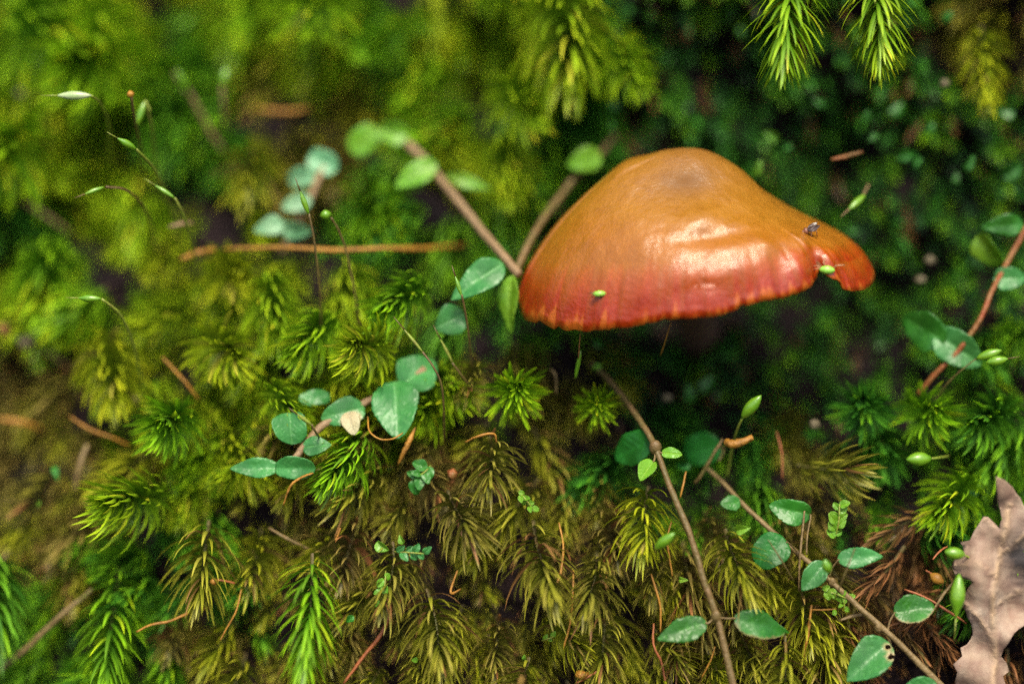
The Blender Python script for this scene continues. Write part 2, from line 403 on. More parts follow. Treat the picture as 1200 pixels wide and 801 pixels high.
# prominent shoots: kind, root px, tip px, root depth and tip depth (relative to the moss surface), hue, scale, label
HERO = [
 ('frond', (930,-65), (915,84), (.1,.1), .43, 1.0, 'bright glossy moss spray hanging at the top edge, nearer the mushroom of two alike'),
 ('frond', (1016,-65), (1024,82), (.1,.2), .45, .95, 'bright moss spray hanging at the top edge, farther right of two alike'),
 ('frond', (366,648), (356,768), (.1,-.4), .38, 1.1, 'bright green moss spray standing out over the olive mat at bottom, left of centre'),
 ('tuft', (606,448), (604,500), (2.0,.9), .42, .95, 'bright green firework tuft just below the left rim of the mushroom'),
 ('tuft', (694,468), (698,502), (1.9,1.2), .44, .66, 'small yellow-green tuft beside the top of the creeping stem under the mushroom'),
 ('tuft', (445,395), (428,442), (1.7,.6), .50, .95, 'yellow-green tuft touching the big green leaf pair left of the mushroom'),
 ('tuft', (326,452), (326,492), (1.8,.7), .46, .80, 'yellow-green tuft right above the round notched leaf'),
 ('tuft', (210,475), (190,535), (2.2,1.3), .36, 1.05, 'green tuft above the dark hollow at left, spreading left'),
 ('tuft', (190,570), (155,610), (2.0,1.2), .46, 1.15, 'bright yellow-green tuft at left, lowest of three in a column'),
 ('tuft', (420,505), (410,560), (1.5,.9), .36, .95, 'dark green tuft under the leaf with eaten holes'),
 ('tuft', (135,395), (120,440), (3.2,2.0), .56, 1.15, 'soft yellow tuft at left beside the rusty litter'),
 ('tuft', (262,395), (240,432), (2.7,1.7), .52, 1.1, 'yellow-green tuft between the soft yellow tuft and the twig'),
 ('tuft', (322,325), (310,378), (2.8,1.7), .46, 1.05, 'bright green tuft just under the orange twig'),
 ('tuft', (385,370), (372,412), (2.2,1.4), .42, .95, 'green tuft crossed by two thin dark setae'),
 ('tuft', (488,325), (478,372), (2.2,1.6), .36, 1.0, 'green tuft left of the pale mint leaf by the mushroom'),
 ('frond', (140,665), (125,775), (1.8,.9), .36, 1.2, 'dark green spray with lighter fingers at bottom left'),
 ('tuft', (-10,650), (15,735), (2.5,1.8), .26, 1.2, 'deep green tuft cut by the left edge near the bottom'),
 ('tuft', (60,285), (48,340), (4.6,3.6), .38, 1.4, 'blurred bright green cushion at the left edge, above the rusty litter'),
 ('tuft', (20,150), (25,195), (5.4,4.6), .42, 1.5, 'blurred vivid green cushion at the left edge, upper part'),
 ('tuft', (130,55), (125,90), (5.6,4.8), .42, 1.5, 'blurred bright cushion at the top beside the whitish capsule'),
 ('tuft', (25,5), (40,35), (5.6,5), .40, 1.5, 'blurred green cushion in the top left corner'),
 ('tuft', (105,5), (110,20), (5.6,5), .44, 1.2, 'blurred yellow-green cushion next to the corner cushion at top left'),
 ('tuft', (365,-15), (362,25), (5.4,4.4), .42, 1.35, 'blurred bright tuft at the top edge, left of centre'),
 ('tuft', (665,-15), (640,60), (3.8,2.4), .48, 1.35, 'large soft yellow-green tuft at top centre, left of the dark hollow'),
 ('tuft', (728,50), (722,88), (3.6,2.7), .44, .80, 'small soft green tuft hanging into the dark hollow at top centre'),
 ('tuft', (600,95), (590,130), (4.2,3.2), .46, .95, 'blurred yellow-green tuft under the large one at top centre'),
 ('tuft', (590,165), (588,205), (4.4,3.2), .48, .9, 'blurred yellowish tuft above the forked twig'),
 ('frond', (1150,30), (1160,140), (2.9,2.0), .56, .78, 'soft yellow-green spray near the upper right corner'),
 ('tuft', (1075,470), (1078,515), (2.3,1.3), .36, .95, 'bright green tuft over the green capsule at right'),
 ('tuft', (1130,560), (1125,585), (1.9,1.3), .42, .95, 'soft green tuft just above the dead leaf'),
 ('tuft', (1010,470), (1010,500), (2.6,1.9), .2, 1.0, 'dim green tuft left of the green capsule at right'),
 ('tuft', (1170,470), (1170,510), (2.4,1.8), .26, 1.1, 'dim green tuft at the right edge below the capsules'),
 ('olive', (935,545), (1045,575), (1.7,.9), .70, .95, 'yellowish olive spray lying sideways, pointing to the right'),
 ('olive', (575,512), (590,600), (1.2,.3), .72, .95, 'olive shoot with curled orange tip leaves at bottom centre'),
 ('olive', (525,575), (558,665), (1.0,.1), .74, 1.0, 'olive shoot, middle of the hanging row at bottom centre'),
 ('olive', (625,610), (632,735), (.9,-.1), .70, 1.2, 'dense pale olive shoot hanging beside the golden fibre'),
 ('olive', (500,690), (515,790), (.8,0), .70, 1.1, 'olive shoot splayed over the dark gap at the bottom'),
 ('olive', (245,610), (225,720), (1.4,.6), .68, 1.1, 'olive shoot hanging over the rusty thread at bottom left'),
 ('olive', (460,635), (455,725), (.9,.2), .72, .95, 'olive shoot under the tiny mint sprig'),
 ('olive', (700,650), (700,735), (.8,.2), .72, .95, 'brownish olive shoot right of the golden fibre'),
 ('olive', (850,620), (865,710), (.9,.2), .66, 1.05, 'dark olive shoot behind the lower part of the creeping stem'),
 ('olive', (760,570), (740,640), (1.0,.5), .58, 1.0, 'green olive shoot fanning left behind the upper stem node'),
 ('olive', (620,770), (600,830), (.5,.1), .66, 1.0, 'olive shoot cut by the bottom edge, centre'),
 ('olive', (920,745), (905,830), (.5,.1), .66, .95, 'olive shoot cut by the bottom edge, right of the stem'),
 ('olive', (560,420), (552,480), (2.0,1.2), .74, .7, 'golden brown shoot under the mint leaf by the mushroom'),
 ('rust', (1060,640), (1010,690), (.9,.4), .94, 1.1, 'rust-brown feathery shoot between the small leaves and the dead leaf'),
 ('rust', (1090,600), (1040,625), (1.2,.7), .88, 1.1, 'tawny feathery shoot above the rust-brown one'),
 ('rust', (1110,690), (1060,720), (.8,.5), .98, 1.0, 'dark rusty shoot against the dead leaf'),
 ('rust', (1180,760), (1190,810), (.9,.6), .96, 1.1, 'rusty shoot in the lower right corner under the dead leaf'),
]
used = []
for i, (kind, a, b, dd, hue, scl, lab) in enumerate(HERO):
    pr_ = {'tuft': .75, 'frond': .2, 'olive': .75, 'rust': .2}[kind]; A, B = P(*a, dd[0] - pr_*.6), P(*b, dd[1] - pr_)
    put_shoot(kind, i, A, B - A, scl*(1.15 if a[1] > 250 else 1.35), hue, random.uniform(0, 6.28), lab); used.append(((a[0]+b[0])/2, (a[1]+b[1])/2))
ZONE = [row.split() for row in (
 "B B G B G B B D D D D O",
 "B B G O O B G D D D D D",
 "G B Y O G G D D D D D D",
 "B B Y B B G G D D D D D",
 "O Y Y Y Y B O D D D G G",
 "O O B O O O O G G O G G",
 "O G G O O O O O O O R G",
 "G G O O O O O O O O R R")]
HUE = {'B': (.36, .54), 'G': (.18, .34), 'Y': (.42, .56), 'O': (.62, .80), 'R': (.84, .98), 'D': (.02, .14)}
ZN = {'B': ('tuft', 'bright green tuft'), 'G': ('tuft', 'mid green tuft'), 'Y': ('tuft', 'yellow-green tuft'), 'O': ('olive', 'olive hanging shoot'), 'R': ('rust', 'rusty brown shoot')}
def zone(u, v):
    u += 45*mnoise.noise(Vector((u/60, v/60, 1))); v += 45*mnoise.noise(Vector((u/60, v/60, 7)))
    return ZONE[int(min(7, max(0, v//100)))][int(min(11, max(0, u//100)))]
def place_name(u, v):
    return ('at the top left' if u < 450 else 'along the top edge') if v < 230 else ('on the middle left slope' if u < 560 else 'to the right of the mushroom') if v < 520 else ('in the lower left mat' if u < 400 else 'in the bottom centre mat' if u < 800 else 'in the lower right mat')
def grow_dir(u, v, r):
    side = (-.15 if u < 500 else .05)
    return (Vector((0, 0, -1))*.75 - Fv*r.uniform(.55, 1.25) + Rv*(side + r.uniform(-.45, .45))).normalized()
MARKS = [(815,300,'the mushroom'),(1155,690,'the dead leaf'),(400,292,'the level orange twig'),(340,500,'the round notched leaf'),(466,470,'the tongue-shaped leaf'),(300,545,'the lowest mint leaves'),
 (562,325,'the mint leaf by the mushroom'),(605,475,'the firework tuft'),(925,50,'the hanging glossy spray'),(1100,395,'the two big leaves at right'),(770,525,'the upper stem joint'),(840,722,'the lower stem joint'),
 (360,710,'the bright bottom spray'),(345,240,'the blurred mint leaves'),(445,150,'the blurred green leaf pair'),(88,112,'the whitish capsule'),(105,350,'the lime capsule at left'),(200,735,'the rusty thread at bottom left'),
 (660,700,'the golden fibres'),(480,646,'the tiny mint sprig'),(570,555,'the curl-topped olive shoot'),(515,740,'the splayed olive shoot'),(1078,537,'the green oval capsule'),(1020,772,'the leaf with two holes'),(905,650,'the rounded glossy leaf'),
 (240,650,'the olive shoot at lower left'),(150,420,'the soft yellow tuft'),(190,510,'the dark hollow at left'),(60,310,'the cushion at the left edge'),(640,20,'the large top-centre tuft'),(70,740,'the tan corner stick'),(365,15,'the tuft at the top edge'),(140,165,'the spindle capsule'),(310,130,'the short tan twig'),(20,495,'the rusty litter shred'),(540,240,'the pinkish brown stem')]
TAKEN = set()
def landmark_label(nm, u, v):
  for m in sorted(MARKS, key=lambda q: math.hypot(q[0]-u, q[1]-v))[:9] if len(nm) < 28 else sorted(MARKS, key=lambda q: math.hypot(q[0]-u, q[1]-v) + 40*len(q[2].split()))[:9]:
    du, dv = u - m[0], v - m[1]; dist = math.hypot(du, dv)
    vert = 'above' if dv < 0 else 'below'; hor = 'left' if du < 0 else 'right'
    pos = f"{vert} {m[2]}" if abs(dv) > 2.2*abs(du) else f"to the {hor} of {m[2]}" if abs(du) > 2.2*abs(dv) else f"{vert} and {hor} of {m[2]}"
    if len(nm.split()) + len(pos.split()) > 13: continue
    lab = f"{nm} {'close ' if dist < 48 else 'a little way ' if dist > 85 else ''}{pos}"
    if lab not in TAKEN: break
  TAKEN.add(lab); return lab
r = random.Random(21); cand = []; tries = 0
while len(cand) < 235 and tries < 9000:
    tries += 1
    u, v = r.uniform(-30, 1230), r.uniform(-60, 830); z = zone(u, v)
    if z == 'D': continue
    if any((u-a)**2 + (v-b)**2 < 30**2 for a, b in used): continue
    used.append((u, v)); cand.append((u, v, z))
for u, v, z in cand:
    kind, nm = ZN[z]; lo, hi = HUE[z]; grp = f"{nm}s {place_name(u, v)}"
    lb = landmark_label(nm, u, v)
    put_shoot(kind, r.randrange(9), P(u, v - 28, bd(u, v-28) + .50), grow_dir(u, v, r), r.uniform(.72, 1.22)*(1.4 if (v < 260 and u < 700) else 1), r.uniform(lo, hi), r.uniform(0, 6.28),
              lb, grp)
# the uncountable rest of the moss, joined
def moss_mass(name, label, n, zones, kw, scale, lift, umin=-330, umax=1530, vmin=-260, vmax=1060, seed=3, hue=None):
    r = random.Random(seed); var = []
    for i in range(6):
        _, V, F, T, R = shoot(seed*50 + i, segs=3, rich=False, **kw); var.append((np.array([tuple(v) for v in V])*.01, F, T, R))
    Vs, Fs, Ts, Rs, Ss = [], [], [], [], []; off = 0
    for _ in range(n):
        u, v = r.uniform(umin, umax), r.uniform(vmin, vmax); z = zone(u, v)
        if z not in zones: continue
        lo, hi = hue or HUE[z]; V, F, T, R = r.choice(var)
        m = np.array(orient(grow_dir(u, v, r), r.uniform(0, 6.28)).to_matrix()); s = r.uniform(*scale)
        W_ = (V*s) @ m.T + np.array(P(u, v, bd(u, v) + r.uniform(*lift)))
        Vs.append(W_); Fs += [tuple(i + off for i in f) for f in F]; Ts += T; Rs += R; Ss += [r.uniform(lo, hi)]*len(T); off += len(T)
    V = np.concatenate(Vs); og = np.array(P(600, 400, 1)); me = bpy.data.meshes.new(name); me.from_pydata((V - og).tolist(), [], Fs)
    for kk, vals in (('tip', Ts), ('rnd', Rs), ('shoot', Ss)):
        a = me.attributes.new(kk, 'FLOAT', 'POINT'); a.data.foreach_set('value', vals)
    me.materials.append(M_moss); me.update(); o = bpy.data.objects.new(name, me); COL.objects.link(o); o.location = og; o.color = (.5, 0, 0, 1)
    return tag(o, label, 'moss', None, 'stuff')
moss_mass('green_moss', 'dense cushion of green moss filling the gaps on the left and upper slope', 4000, 'BGY', dict(length=.9, nl=52, leaf=.46, wid=.042, a0=78, a1=30, droop=.4, tuft=.4), (.6, 1.15), (.6, 1.3), seed=3)
moss_mass('olive_moss', 'mat of olive and brown hanging moss filling the lower slope', 3900, 'OR', dict(length=.9, nl=40, leaf=.52, wid=.034, a0=72, a1=16, droop=.25, tuft=.3), (.55, 1.0), (.75, 1.35), seed=4)
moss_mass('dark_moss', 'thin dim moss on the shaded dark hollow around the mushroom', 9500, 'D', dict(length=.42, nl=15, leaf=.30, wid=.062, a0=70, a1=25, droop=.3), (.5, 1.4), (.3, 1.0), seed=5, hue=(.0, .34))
moss_mass('brown_rootlets', 'brown shreds and rootlets hanging in the dark hollow right of the mushroom', 1900, 'D', dict(length=.6, nl=9, leaf=.3, wid=.035, a0=45, a1=2, droop=.3), (.5, 1.2), (.4, 1.0), seed=6, hue=(.84, .98))

# ------------------------------------------------------------------ the mushroom
CU, CV_, CD = 815, 338, 1.25                 # centre of the cap margin
AX = math.radians(14)                        # how far the camera looks down on the margin plane
pc = P(CU, CV_, CD); kk = PX*(D + CD)/D*.01
Hd = (Uv*math.cos(AX) - Fv*math.sin(AX)); Bd = (Uv*math.sin(AX) + Fv*math.cos(AX))     # cap axis; away from camera
DP = 160                                     # half depth of the cap, picture units
front = [(606,352),(606,358),(608,367),(612,374),(617,378),(622,379),(626,377),(631,381),(637,385),(642,387),(646,385),(651,388),(657,390),(661,388),(668,389),(675,391),(681,391),(686,389),(693,390),(703,388),(717,387),(724,387),(731,385),(745,382),(757,380),(764,377),(780,377),(799,376),(815,375),(831,373),(842,369),(850,365),(854,360),(862,361),(872,358),(885,355),(900,353),(912,350),(925,346),(937,340),(946,334),(949,329),(951,322),(955,325),(963,329),(972,331),(976,335),(978,340),(986,343),(997,343),(1007,341),(1015,337),(1021,330),(1024,322)]
def dense(pts, step):
    out = []
    for (a, b), (c, d) in zip(pts, pts[1:]):
        n = max(1, int(math.hypot(c-a, d-b)/step)); out += [(a+(c-a)*i/n, b+(d-b)*i/n) for i in range(n)]
    return out + [pts[-1]]
fr = dense(front, 2.6)
def solve_h(x, yimg, dd):                    # picture-vertical offset -> height along the axis (with perspective of dd)
    s = 1 + (dd*math.cos(AX))*PX/(D + CD)
    return (yimg*s - dd*math.sin(AX))/math.cos(AX)
rim = []
XC = 815.0
for u, v in fr:
    xn = (u - XC)/209.5; dd = -DP*math.sqrt(max(0, 1 - xn*xn))
    s = 1 + (dd*math.cos(AX))*PX/(D + CD)
    v += 2.3*mnoise.noise(Vector((u/5.5, 0, 2))) + 1.4*mnoise.noise(Vector((u/2.2, 0, 6)))
    rim.append(((u - CU)*s, dd, solve_h(0, CV_ - v, dd)))
nb = 110; h0, h1 = rim[-1][2], rim[0][2]
for i in range(1, nb):
    a = math.pi*i/nb; x = 209*math.cos(a); f = i/nb
    rim.append((x, DP*math.sin(a)*1.02, h0 + (h1-h0)*f + 6*math.sin(a*5)*math.sin(a)))
PRO = {'L': [(0,1),(.12,.985),(.25,.93),(.38,.875),(.53,.755),(.73,.535),(.87,.33),(.95,.17),(1,0)],
       'R': [(0,1),(.08,.99),(.17,.94),(.295,.82),(.415,.655),(.59,.49),(.73,.385),(.87,.265),(.94,.16),(1,0)],
       'F': [(0,1),(.12,.97),(.25,.88),(.4,.765),(.55,.675),(.7,.59),(.82,.49),(.92,.32),(1,0)],
       'K': [(0,1),(.15,.97),(.35,.82),(.6,.55),(.85,.26),(1,0)]}
def pchip(tab, x):
    xs = [p[0] for p in tab]; ys = [p[1] for p in tab]; n = len(xs)
    i = max(0, min(n-2, next((j for j in range(n-1) if x <= xs[j+1]), n-2)))
    dl = [(ys[j+1]-ys[j])/(xs[j+1]-xs[j]) for j in range(n-1)]
    m = [0 if j == 0 else dl[-1]*1.3 if j == n-1 else (0 if dl[j-1]*dl[j] <= 0 else 2*dl[j-1]*dl[j]/(dl[j-1]+dl[j])) for j in range(n)]
    h = xs[i+1]-xs[i]; t = (x-xs[i])/h
    return (2*t**3-3*t**2+1)*ys[i]+(t**3-2*t**2+t)*h*m[i]+(-2*t**3+3*t**2)*ys[i+1]+(t**3-t**2)*h*m[i+1]
APX, APH = -14, (CV_ - 177)/math.cos(AX)
def cap_pt(x, dd, h): return pc + kk*(Rv*x + Bd*dd + Hd*h)
NR = 74; capV, capF, aR, aE, aS = [], [], [], [], []
rhos = [ (i/NR)**.85 for i in range(NR+1)]
tabs = {k: [pchip(PRO[k], q) for q in rhos] for k in PRO}
def g(u, v, cu, cv, ru, rv, rot=0):
    a = math.radians(rot); x, y = u-cu, v-cv; x, y = x*math.cos(a)+y*math.sin(a), -x*math.sin(a)+y*math.cos(a)
    return math.exp(-(x/ru)**2 - (y/rv)**2)
NT = len(rim); inner = []
for i, rho in enumerate(rhos):
    for j, (rx, rd, rh) in enumerate(rim):
        a = math.atan2(rd/DP, rx/209); c, s_ = math.cos(a), math.sin(a)
        wt = {'R' if c > 0 else 'L': c*c, 'K' if s_ > 0 else 'F': s_*s_}
        pr = sum(wt[k]*tabs[k][i] for k in wt)
        # the margin height only matters near the margin
        x = rx*rho + APX*(1 - rho)**1.0; dd = rd*rho + 16*math.exp(-((rx - 130)/9)**2)*rho**14*(rd < 0)
        rb = rho**2.2
        hh0 = h0*(c > 0)*c*c + h1*(c < 0)*c*c + (-4)*s_*s_
        base = hh0 + (rh - hh0)*max(0, (rho - .55)/.45)**2
        h = base + (APH - base)*pr
        # picture position of this point, to set the dents and bumps the photo shows
        sc_ = 1 + (dd*math.cos(AX) - h*math.sin(AX))*PX/(D + CD)
        u = CU + x/sc_; v = CV_ - (h*math.cos(AX) + dd*math.sin(AX))/sc_
        if s_ < .6:
            q = 0
            q += -3.2*g(u, v, 795, 222, 40, 14, -6)
            q += 7*g(u, v, 812, 256, 22, 13, -15) - 6*g(u, v, 822, 282, 48, 9, -8) + 4*g(u, v, 840, 318, 75, 22, -14)
            q += 5*g(u, v, 884, 288, 20, 10, 35) - 4*g(u, v, 905, 300, 12, 14, 30)
            q += -9*g(u, v, 945, 306, 9, 26, -8) + 5*g(u, v, 925, 318, 12, 18, -20) + 6*g(u, v, 968, 300, 12, 16, 0)
            q += -3*g(u, v, 812, 340, 25, 3, -8)
            q *= max(0, min(1, (.6 - s_)/.7)); dd -= q; h += q*.25
        h += (9*g(x, dd, -78, 60, 26, 60) if s_ > -.3 else 0)
        wz = mnoise.noise(Vector((x/38, dd/38, h/38)))*2.6 + mnoise.noise(Vector((x/12, dd/12, h/12)))*.8
        edge = max(0, (rho - .86)/.14)
        ang = j*.55
        rf = edge*(mnoise.noise(Vector((j*.16, 0, 3)))*3.4 + mnoise.noise(Vector((j*.45, rho*2, 8)))*1.8)*(1 if s_ < .2 else .5)
        if i == NR: rf *= .2; wz = 0
        dd -= (wz + rf)*(1 if s_ < 0 else -.3); h += wz*.2
        capV.append(cap_pt(x, dd, h)); inner.append((x, dd, h)); aR.append(rho + (.07*g(u, v, 992, 312, 36, 32) + .05*g(u, v, 930, 318, 26, 22))*(1 - rho)*8*(rho > .5) if rho < .93 else rho); aE.append(0)
        aS.append(max(g(u, v, 797, 214, 38, 20, -8), .55*g(u, v, 800, 186, 4, 3), .6*g(u, v, 806, 203, 6, 4)) if s_ < .3 else 0)
for i in range(NR):
    for j in range(NT):
        j2 = (j+1) % NT; capF.append((i*NT+j, (i+1)*NT+j, (i+1)*NT+j2, i*NT+j2))
# underside of the flesh
NU = 14; b0 = len(capV)
for i in range(NU+1):
    rho = 1 - i/NU*.9; src = min(range(NR+1), key=lambda q: abs(rhos[q]-rho))
    th = 3.2 if i == 0 else 7 + 26*(1-rho)
    for j in range(NT):
        x, dd, h = inner[src*NT + j]
        sh = .992 if i == 0 else 1
        capV.append(cap_pt(x*sh, dd*sh + (0 if i else 1.5*(-1 if dd > 0 else 1)), h - th*(.35 if i == 0 else 1))); aR.append(max(.86, rho) if i < 2 else rho); aE.append(1); aS.append(0)
for j in range(NT):
    j2 = (j+1) % NT; capF.append((NR*NT+j, b0+j, b0+j2, NR*NT+j2))
    for i in range(NU): capF.append((b0+i*NT+j, b0+(i+1)*NT+j, b0+(i+1)*NT+j2, b0+i*NT+j2))
capF.append(tuple(b0 + NU*NT + j for j in range(NT)))
def cap_mat():
    s = NM('orange_cap'); rho = s.attr('rho'); tc = s.n('ShaderNodeTexCoord').outputs['Object']
    nz = s.noise(55, 4, tc); nf = s.noise(420, 5, tc); streak = s.attr('streak')
    e = s.math('ADD', rho, s.math('ADD', s.math('MULTIPLY', s.math('SUBTRACT', nz, .5), .09), s.math('MULTIPLY', s.math('SUBTRACT', streak, .5), .05)))
    c = s.ramp(e, [(0, (.22, .095, .018)), (.25, (.28, .120, .011)), (.62, (.31, .128, .009)), (.885, (.32, .105, .005)), (.95, (.34, .058, .001)), (.98, (.29, .024, .0004)), (.992, (.32, .032, .001)), (1.0, (.42, .09, .008))])
    dark = s.ramp(nf, [(.3, (.90, .86, .8)), (.6, (1.03, 1.02, 1.0))])
    c = s.mix(1.0, c, dark, 'MULTIPLY')
    c = s.mix(s.math('MULTIPLY', s.attr('scar'), .9), c, (.15, .064, .016, 1))
    st = s.ramp(s.math('MULTIPLY', streak, 1), [(.3, (.86, .78, .7)), (.7, (1.05, 1.05, 1.05))])
    c = s.mix(s.ramp(rho, [(.86, (0, 0, 0)), (.97, (.9, .9, .9))]), c, s.mix(1.0, c, st, 'MULTIPLY'))
    v = s.n('ShaderNodeTexVoronoi'); v.inputs['Scale'].default_value = 1100; s.l(tc, v.inputs['Vector'])
    hh = s.math('ADD', s.math('ADD', s.math('MULTIPLY', s.noise(2600, 4, tc, .6), .6), s.math('MULTIPLY', v.outputs[0], .35)), s.math('MULTIPLY', s.noise(240, 3, tc), .8))
    n = s.bump(hh, .42, .00042)
    rg = s.ramp(nf, [(.3, (.34, .34, .34)), (.7, (.5, .5, .5))])
    rg = s.math('ADD', rg, s.math('MULTIPLY', s.attr('scar'), .3))
    m = s.finish(c, rg, spec=.3, normal=n, coat=.5, coat_rough=.17, sss=.03)
    pn = next(x for x in m.node_tree.nodes if x.type == 'BSDF_PRINCIPLED')
    s.l(s.math('MULTIPLY', s.math('SUBTRACT', 1.0, s.attr('scar'), True), .8), pn.inputs['Coat Weight'])
    return m
stk = []
for idx in range(len(capV)):
    j = idx % NT; stk.append(.5 + .5*max(-1, min(1, 1.6*mnoise.noise(Vector((j*.33, 0, 1))) + .9*mnoise.noise(Vector((j*.9, aR[idx]*3, 4))))))
bank_c = P(CU+6, 400, bd(815, 400) + 1.1)
mush = empty('mushroom', bank_c, 'glossy orange mushroom with a red scalloped margin and a split lobe at its right end', 'mushroom')
cap = mk('cap', capV, capF, cap_mat(), mush, attrs={'rho': aR, 'scar': aS, 'streak': stk})
M_gill = simple('cinnamon_gill', (.20, .075, .03, 1), (.28, .11, .04, 1), .7, 400)
M_mstem = simple('dark_violet_brown_stem', (.10, .05, .045, 1), (.16, .085, .06, 1), .65, 200)
gv_, gf_ = [], []
for q in range(0, NT, 2):
    b = len(gv_); src_r = [.95, .8, .6, .4, .2]
    for rr_ in src_r:
        s_i = min(range(NR+1), key=lambda w_: abs(rhos[w_]-rr_)); x, dd, h = inner[s_i*NT+q]; th = 7 + 26*(1-rr_)
        hgt = {.95: 3, .8: 14, .6: 20, .4: 20, .2: 8}[rr_]
        gv_ += [cap_pt(x, dd, h - th + 1), cap_pt(x*1.0, dd, h - th - hgt), cap_pt(x + .8, dd + .8, h - th - hgt), cap_pt(x + .8, dd + .8, h - th + 1)]
    for k in range(4):
        for c in range(4): gf_.append((b+k*4+c, b+k*4+(c+1) % 4, b+(k+1)*4+(c+1) % 4, b+(k+1)*4+c))
gl = mk('gills', gv_, gf_, M_gill, mush, smooth=False); gl['kind'] = 'stuff'
st_path = smooth_path([cap_pt(0, 0, 95), cap_pt(0, 6, 40), cap_pt(3, 30, -20), bank_c], 8)
sv, sf = tube(st_path, lambda t: L(21 + 9*t*t - 3*math.sin(t*3.1)), 20, .15)
mk('stem', sv, sf, M_mstem, mush)

# ------------------------------------------------------------------ creeping plants
def vine(name, label, path, width, mat, leaves, nodes=(), cat='creeping plant', depth_taper=None, sides=9, group=None):
    pts = [P(*p) for p in path]; e = empty(name, pts[0], label, cat, group)
    sp = smooth_path(pts, 7)
    wf = width if callable(width) else (lambda t: width)
    V, F = tube(sp, lambda t: L(wf(t))/2, sides, .22, len(path))
    parts = [(V, F)]
    for nd in nodes:                      # swollen joints
        c = P(*nd[:3]); rr = L(nd[3])/2; bv_, bf_ = [], []
        for i in range(7):
            for k in range(8):
                a, b = math.pi*i/6, 2*math.pi*k/8
                bv_.append(c + rr*Vector((math.sin(a)*math.cos(b), math.sin(a)*math.sin(b)*.9, math.cos(a)*1.25)))
        bf_ = [(i*8+k, i*8+(k+1) % 8, (i+1)*8+(k+1) % 8, (i+1)*8+k) for i in range(6) for k in range(8)]
        parts.append((bv_, bf_))
    V, F = join(*parts)
    mk('stem', V, F, mat, e)
    for lf in leaves: leaf(e, **lf)
    return e
vine('creeping_plant', 'olive brown creeping stem running from under the mushroom to the bottom edge',
  [(692,424,2.0),(720,452,1.3),(748,490,.6),(768,524,.1),(785,570,-.1),(808,625,-.25),(825,680,-.35),(840,722,-.4),(850,762,-.45),(862,815,-.5),(880,900,-.5)],
  lambda t: 6.5 + 2.5*t, M_vine, [
  dict(base=(764,516,.3), tip=(717,535,.9), wid=42, mat='deep', shape='heart', roll=15, curl=.1),
  dict(base=(775,530,.0), tip=(799,531,-.1), wid=14, mat='lime', shape='heart', roll=-20, petiole=[(768,524,.1),(774,530,0)]),
  dict(base=(766,540,.0), tip=(750,562,-.2), wid=20, mat='lime', shape='heart', roll=20, fold=.4, petiole=[(768,528,.1),(767,538,0)], serr=.02),
  dict(base=(829,729,-.45), tip=(770,748,-.6), wid=30, mat='green', roll=8, petiole=[(838,722,-.4),(831,729,-.45)], serr=.10, label='pointed serrated leaf on the left of the stem'),
  dict(base=(860,723,-.45), tip=(925,742,-.4), wid=34, mat='green', roll=-8, petiole=[(840,722,-.4),(850,724,-.45)], serr=.08, label='broad folded leaf on the right of the stem', edge_d=.7),
  ], nodes=[(768,524,.08,15),(839,722,-.42,13)])
vine('creeping_plant', 'brown creeping stem slanting across the lower right corner with several small green leaves',
  [(828,548,1.2),(850,568,.9),(872,592,.6),(905,622,.35),(940,652,.15),(975,682,0),(1010,714,-.1),(1045,745,-.2),(1080,780,-.3),(1120,822,-.3),(1180,900,-.3)],
  lambda t: 5 + 3.2*t, M_twig, [
  dict(base=(845,522,1.4), tip=(800,530,1.7), wid=40, mat='deep', shape='round', roll=0, petiole=[(842,540,1.2),(848,528,1.3)], label='blurred round leaf behind'),
  dict(base=(868,588,.5), tip=(845,590,.4), wid=18, mat='green', shape='heart', serr=.15, seed=3),
  dict(base=(951,603,.2), tip=(903,594,.1), wid=30, mat='green', shape='heart', fold=.35, roll=-10, petiole=[(945,650,.1),(946,628,.1),(950,606,.15)]),
  dict(base=(923,634,-.1), tip=(884,655,-.2), wid=41, mat='deep', shape='round', roll=12, serr=.03, fold=.05, petiole=[(934,646,.1),(927,638,0)], label='rounded glossy leaf with a dark stalk line across it'),
  dict(base=(968,659,-.1), tip=(939,692,-.2), wid=27, mat='mint', shape='ovate', roll=10, serr=.06, petiole=[(965,674,0),(969,664,-.05)]),
  dict(base=(981,655,-.2), tip=(1035,650,-.35), wid=25, mat='mint', shape='ovate', roll=-12, serr=.08, fold=.1, petiole=[(972,676,0),(976,664,-.1)]),
  dict(base=(1047,717,-.2), tip=(1096,710,-.25), wid=34, mat='green', shape='heart', roll=-8, serr=.08, edge_d=.9, petiole=[(1040,740,-.2),(1043,727,-.2)]),
  dict(base=(1042,752,-.3), tip=(993,797,-.5), wid=46, mat='mint', shape='ovate', roll=6, serr=.05, holes=[(.08,.15,.05),(.17,.62,.06)], label='large oval leaf with two small eaten holes'),
  dict(base=(1098,800,-.4), tip=(1050,812,-.4), wid=24, mat='mint', roll=0),
  dict(base=(898,727,.3), tip=(926,742,.2), wid=8, mat='green'),
  ], nodes=[(1030,735,-.15,11),(975,682,0,10)])
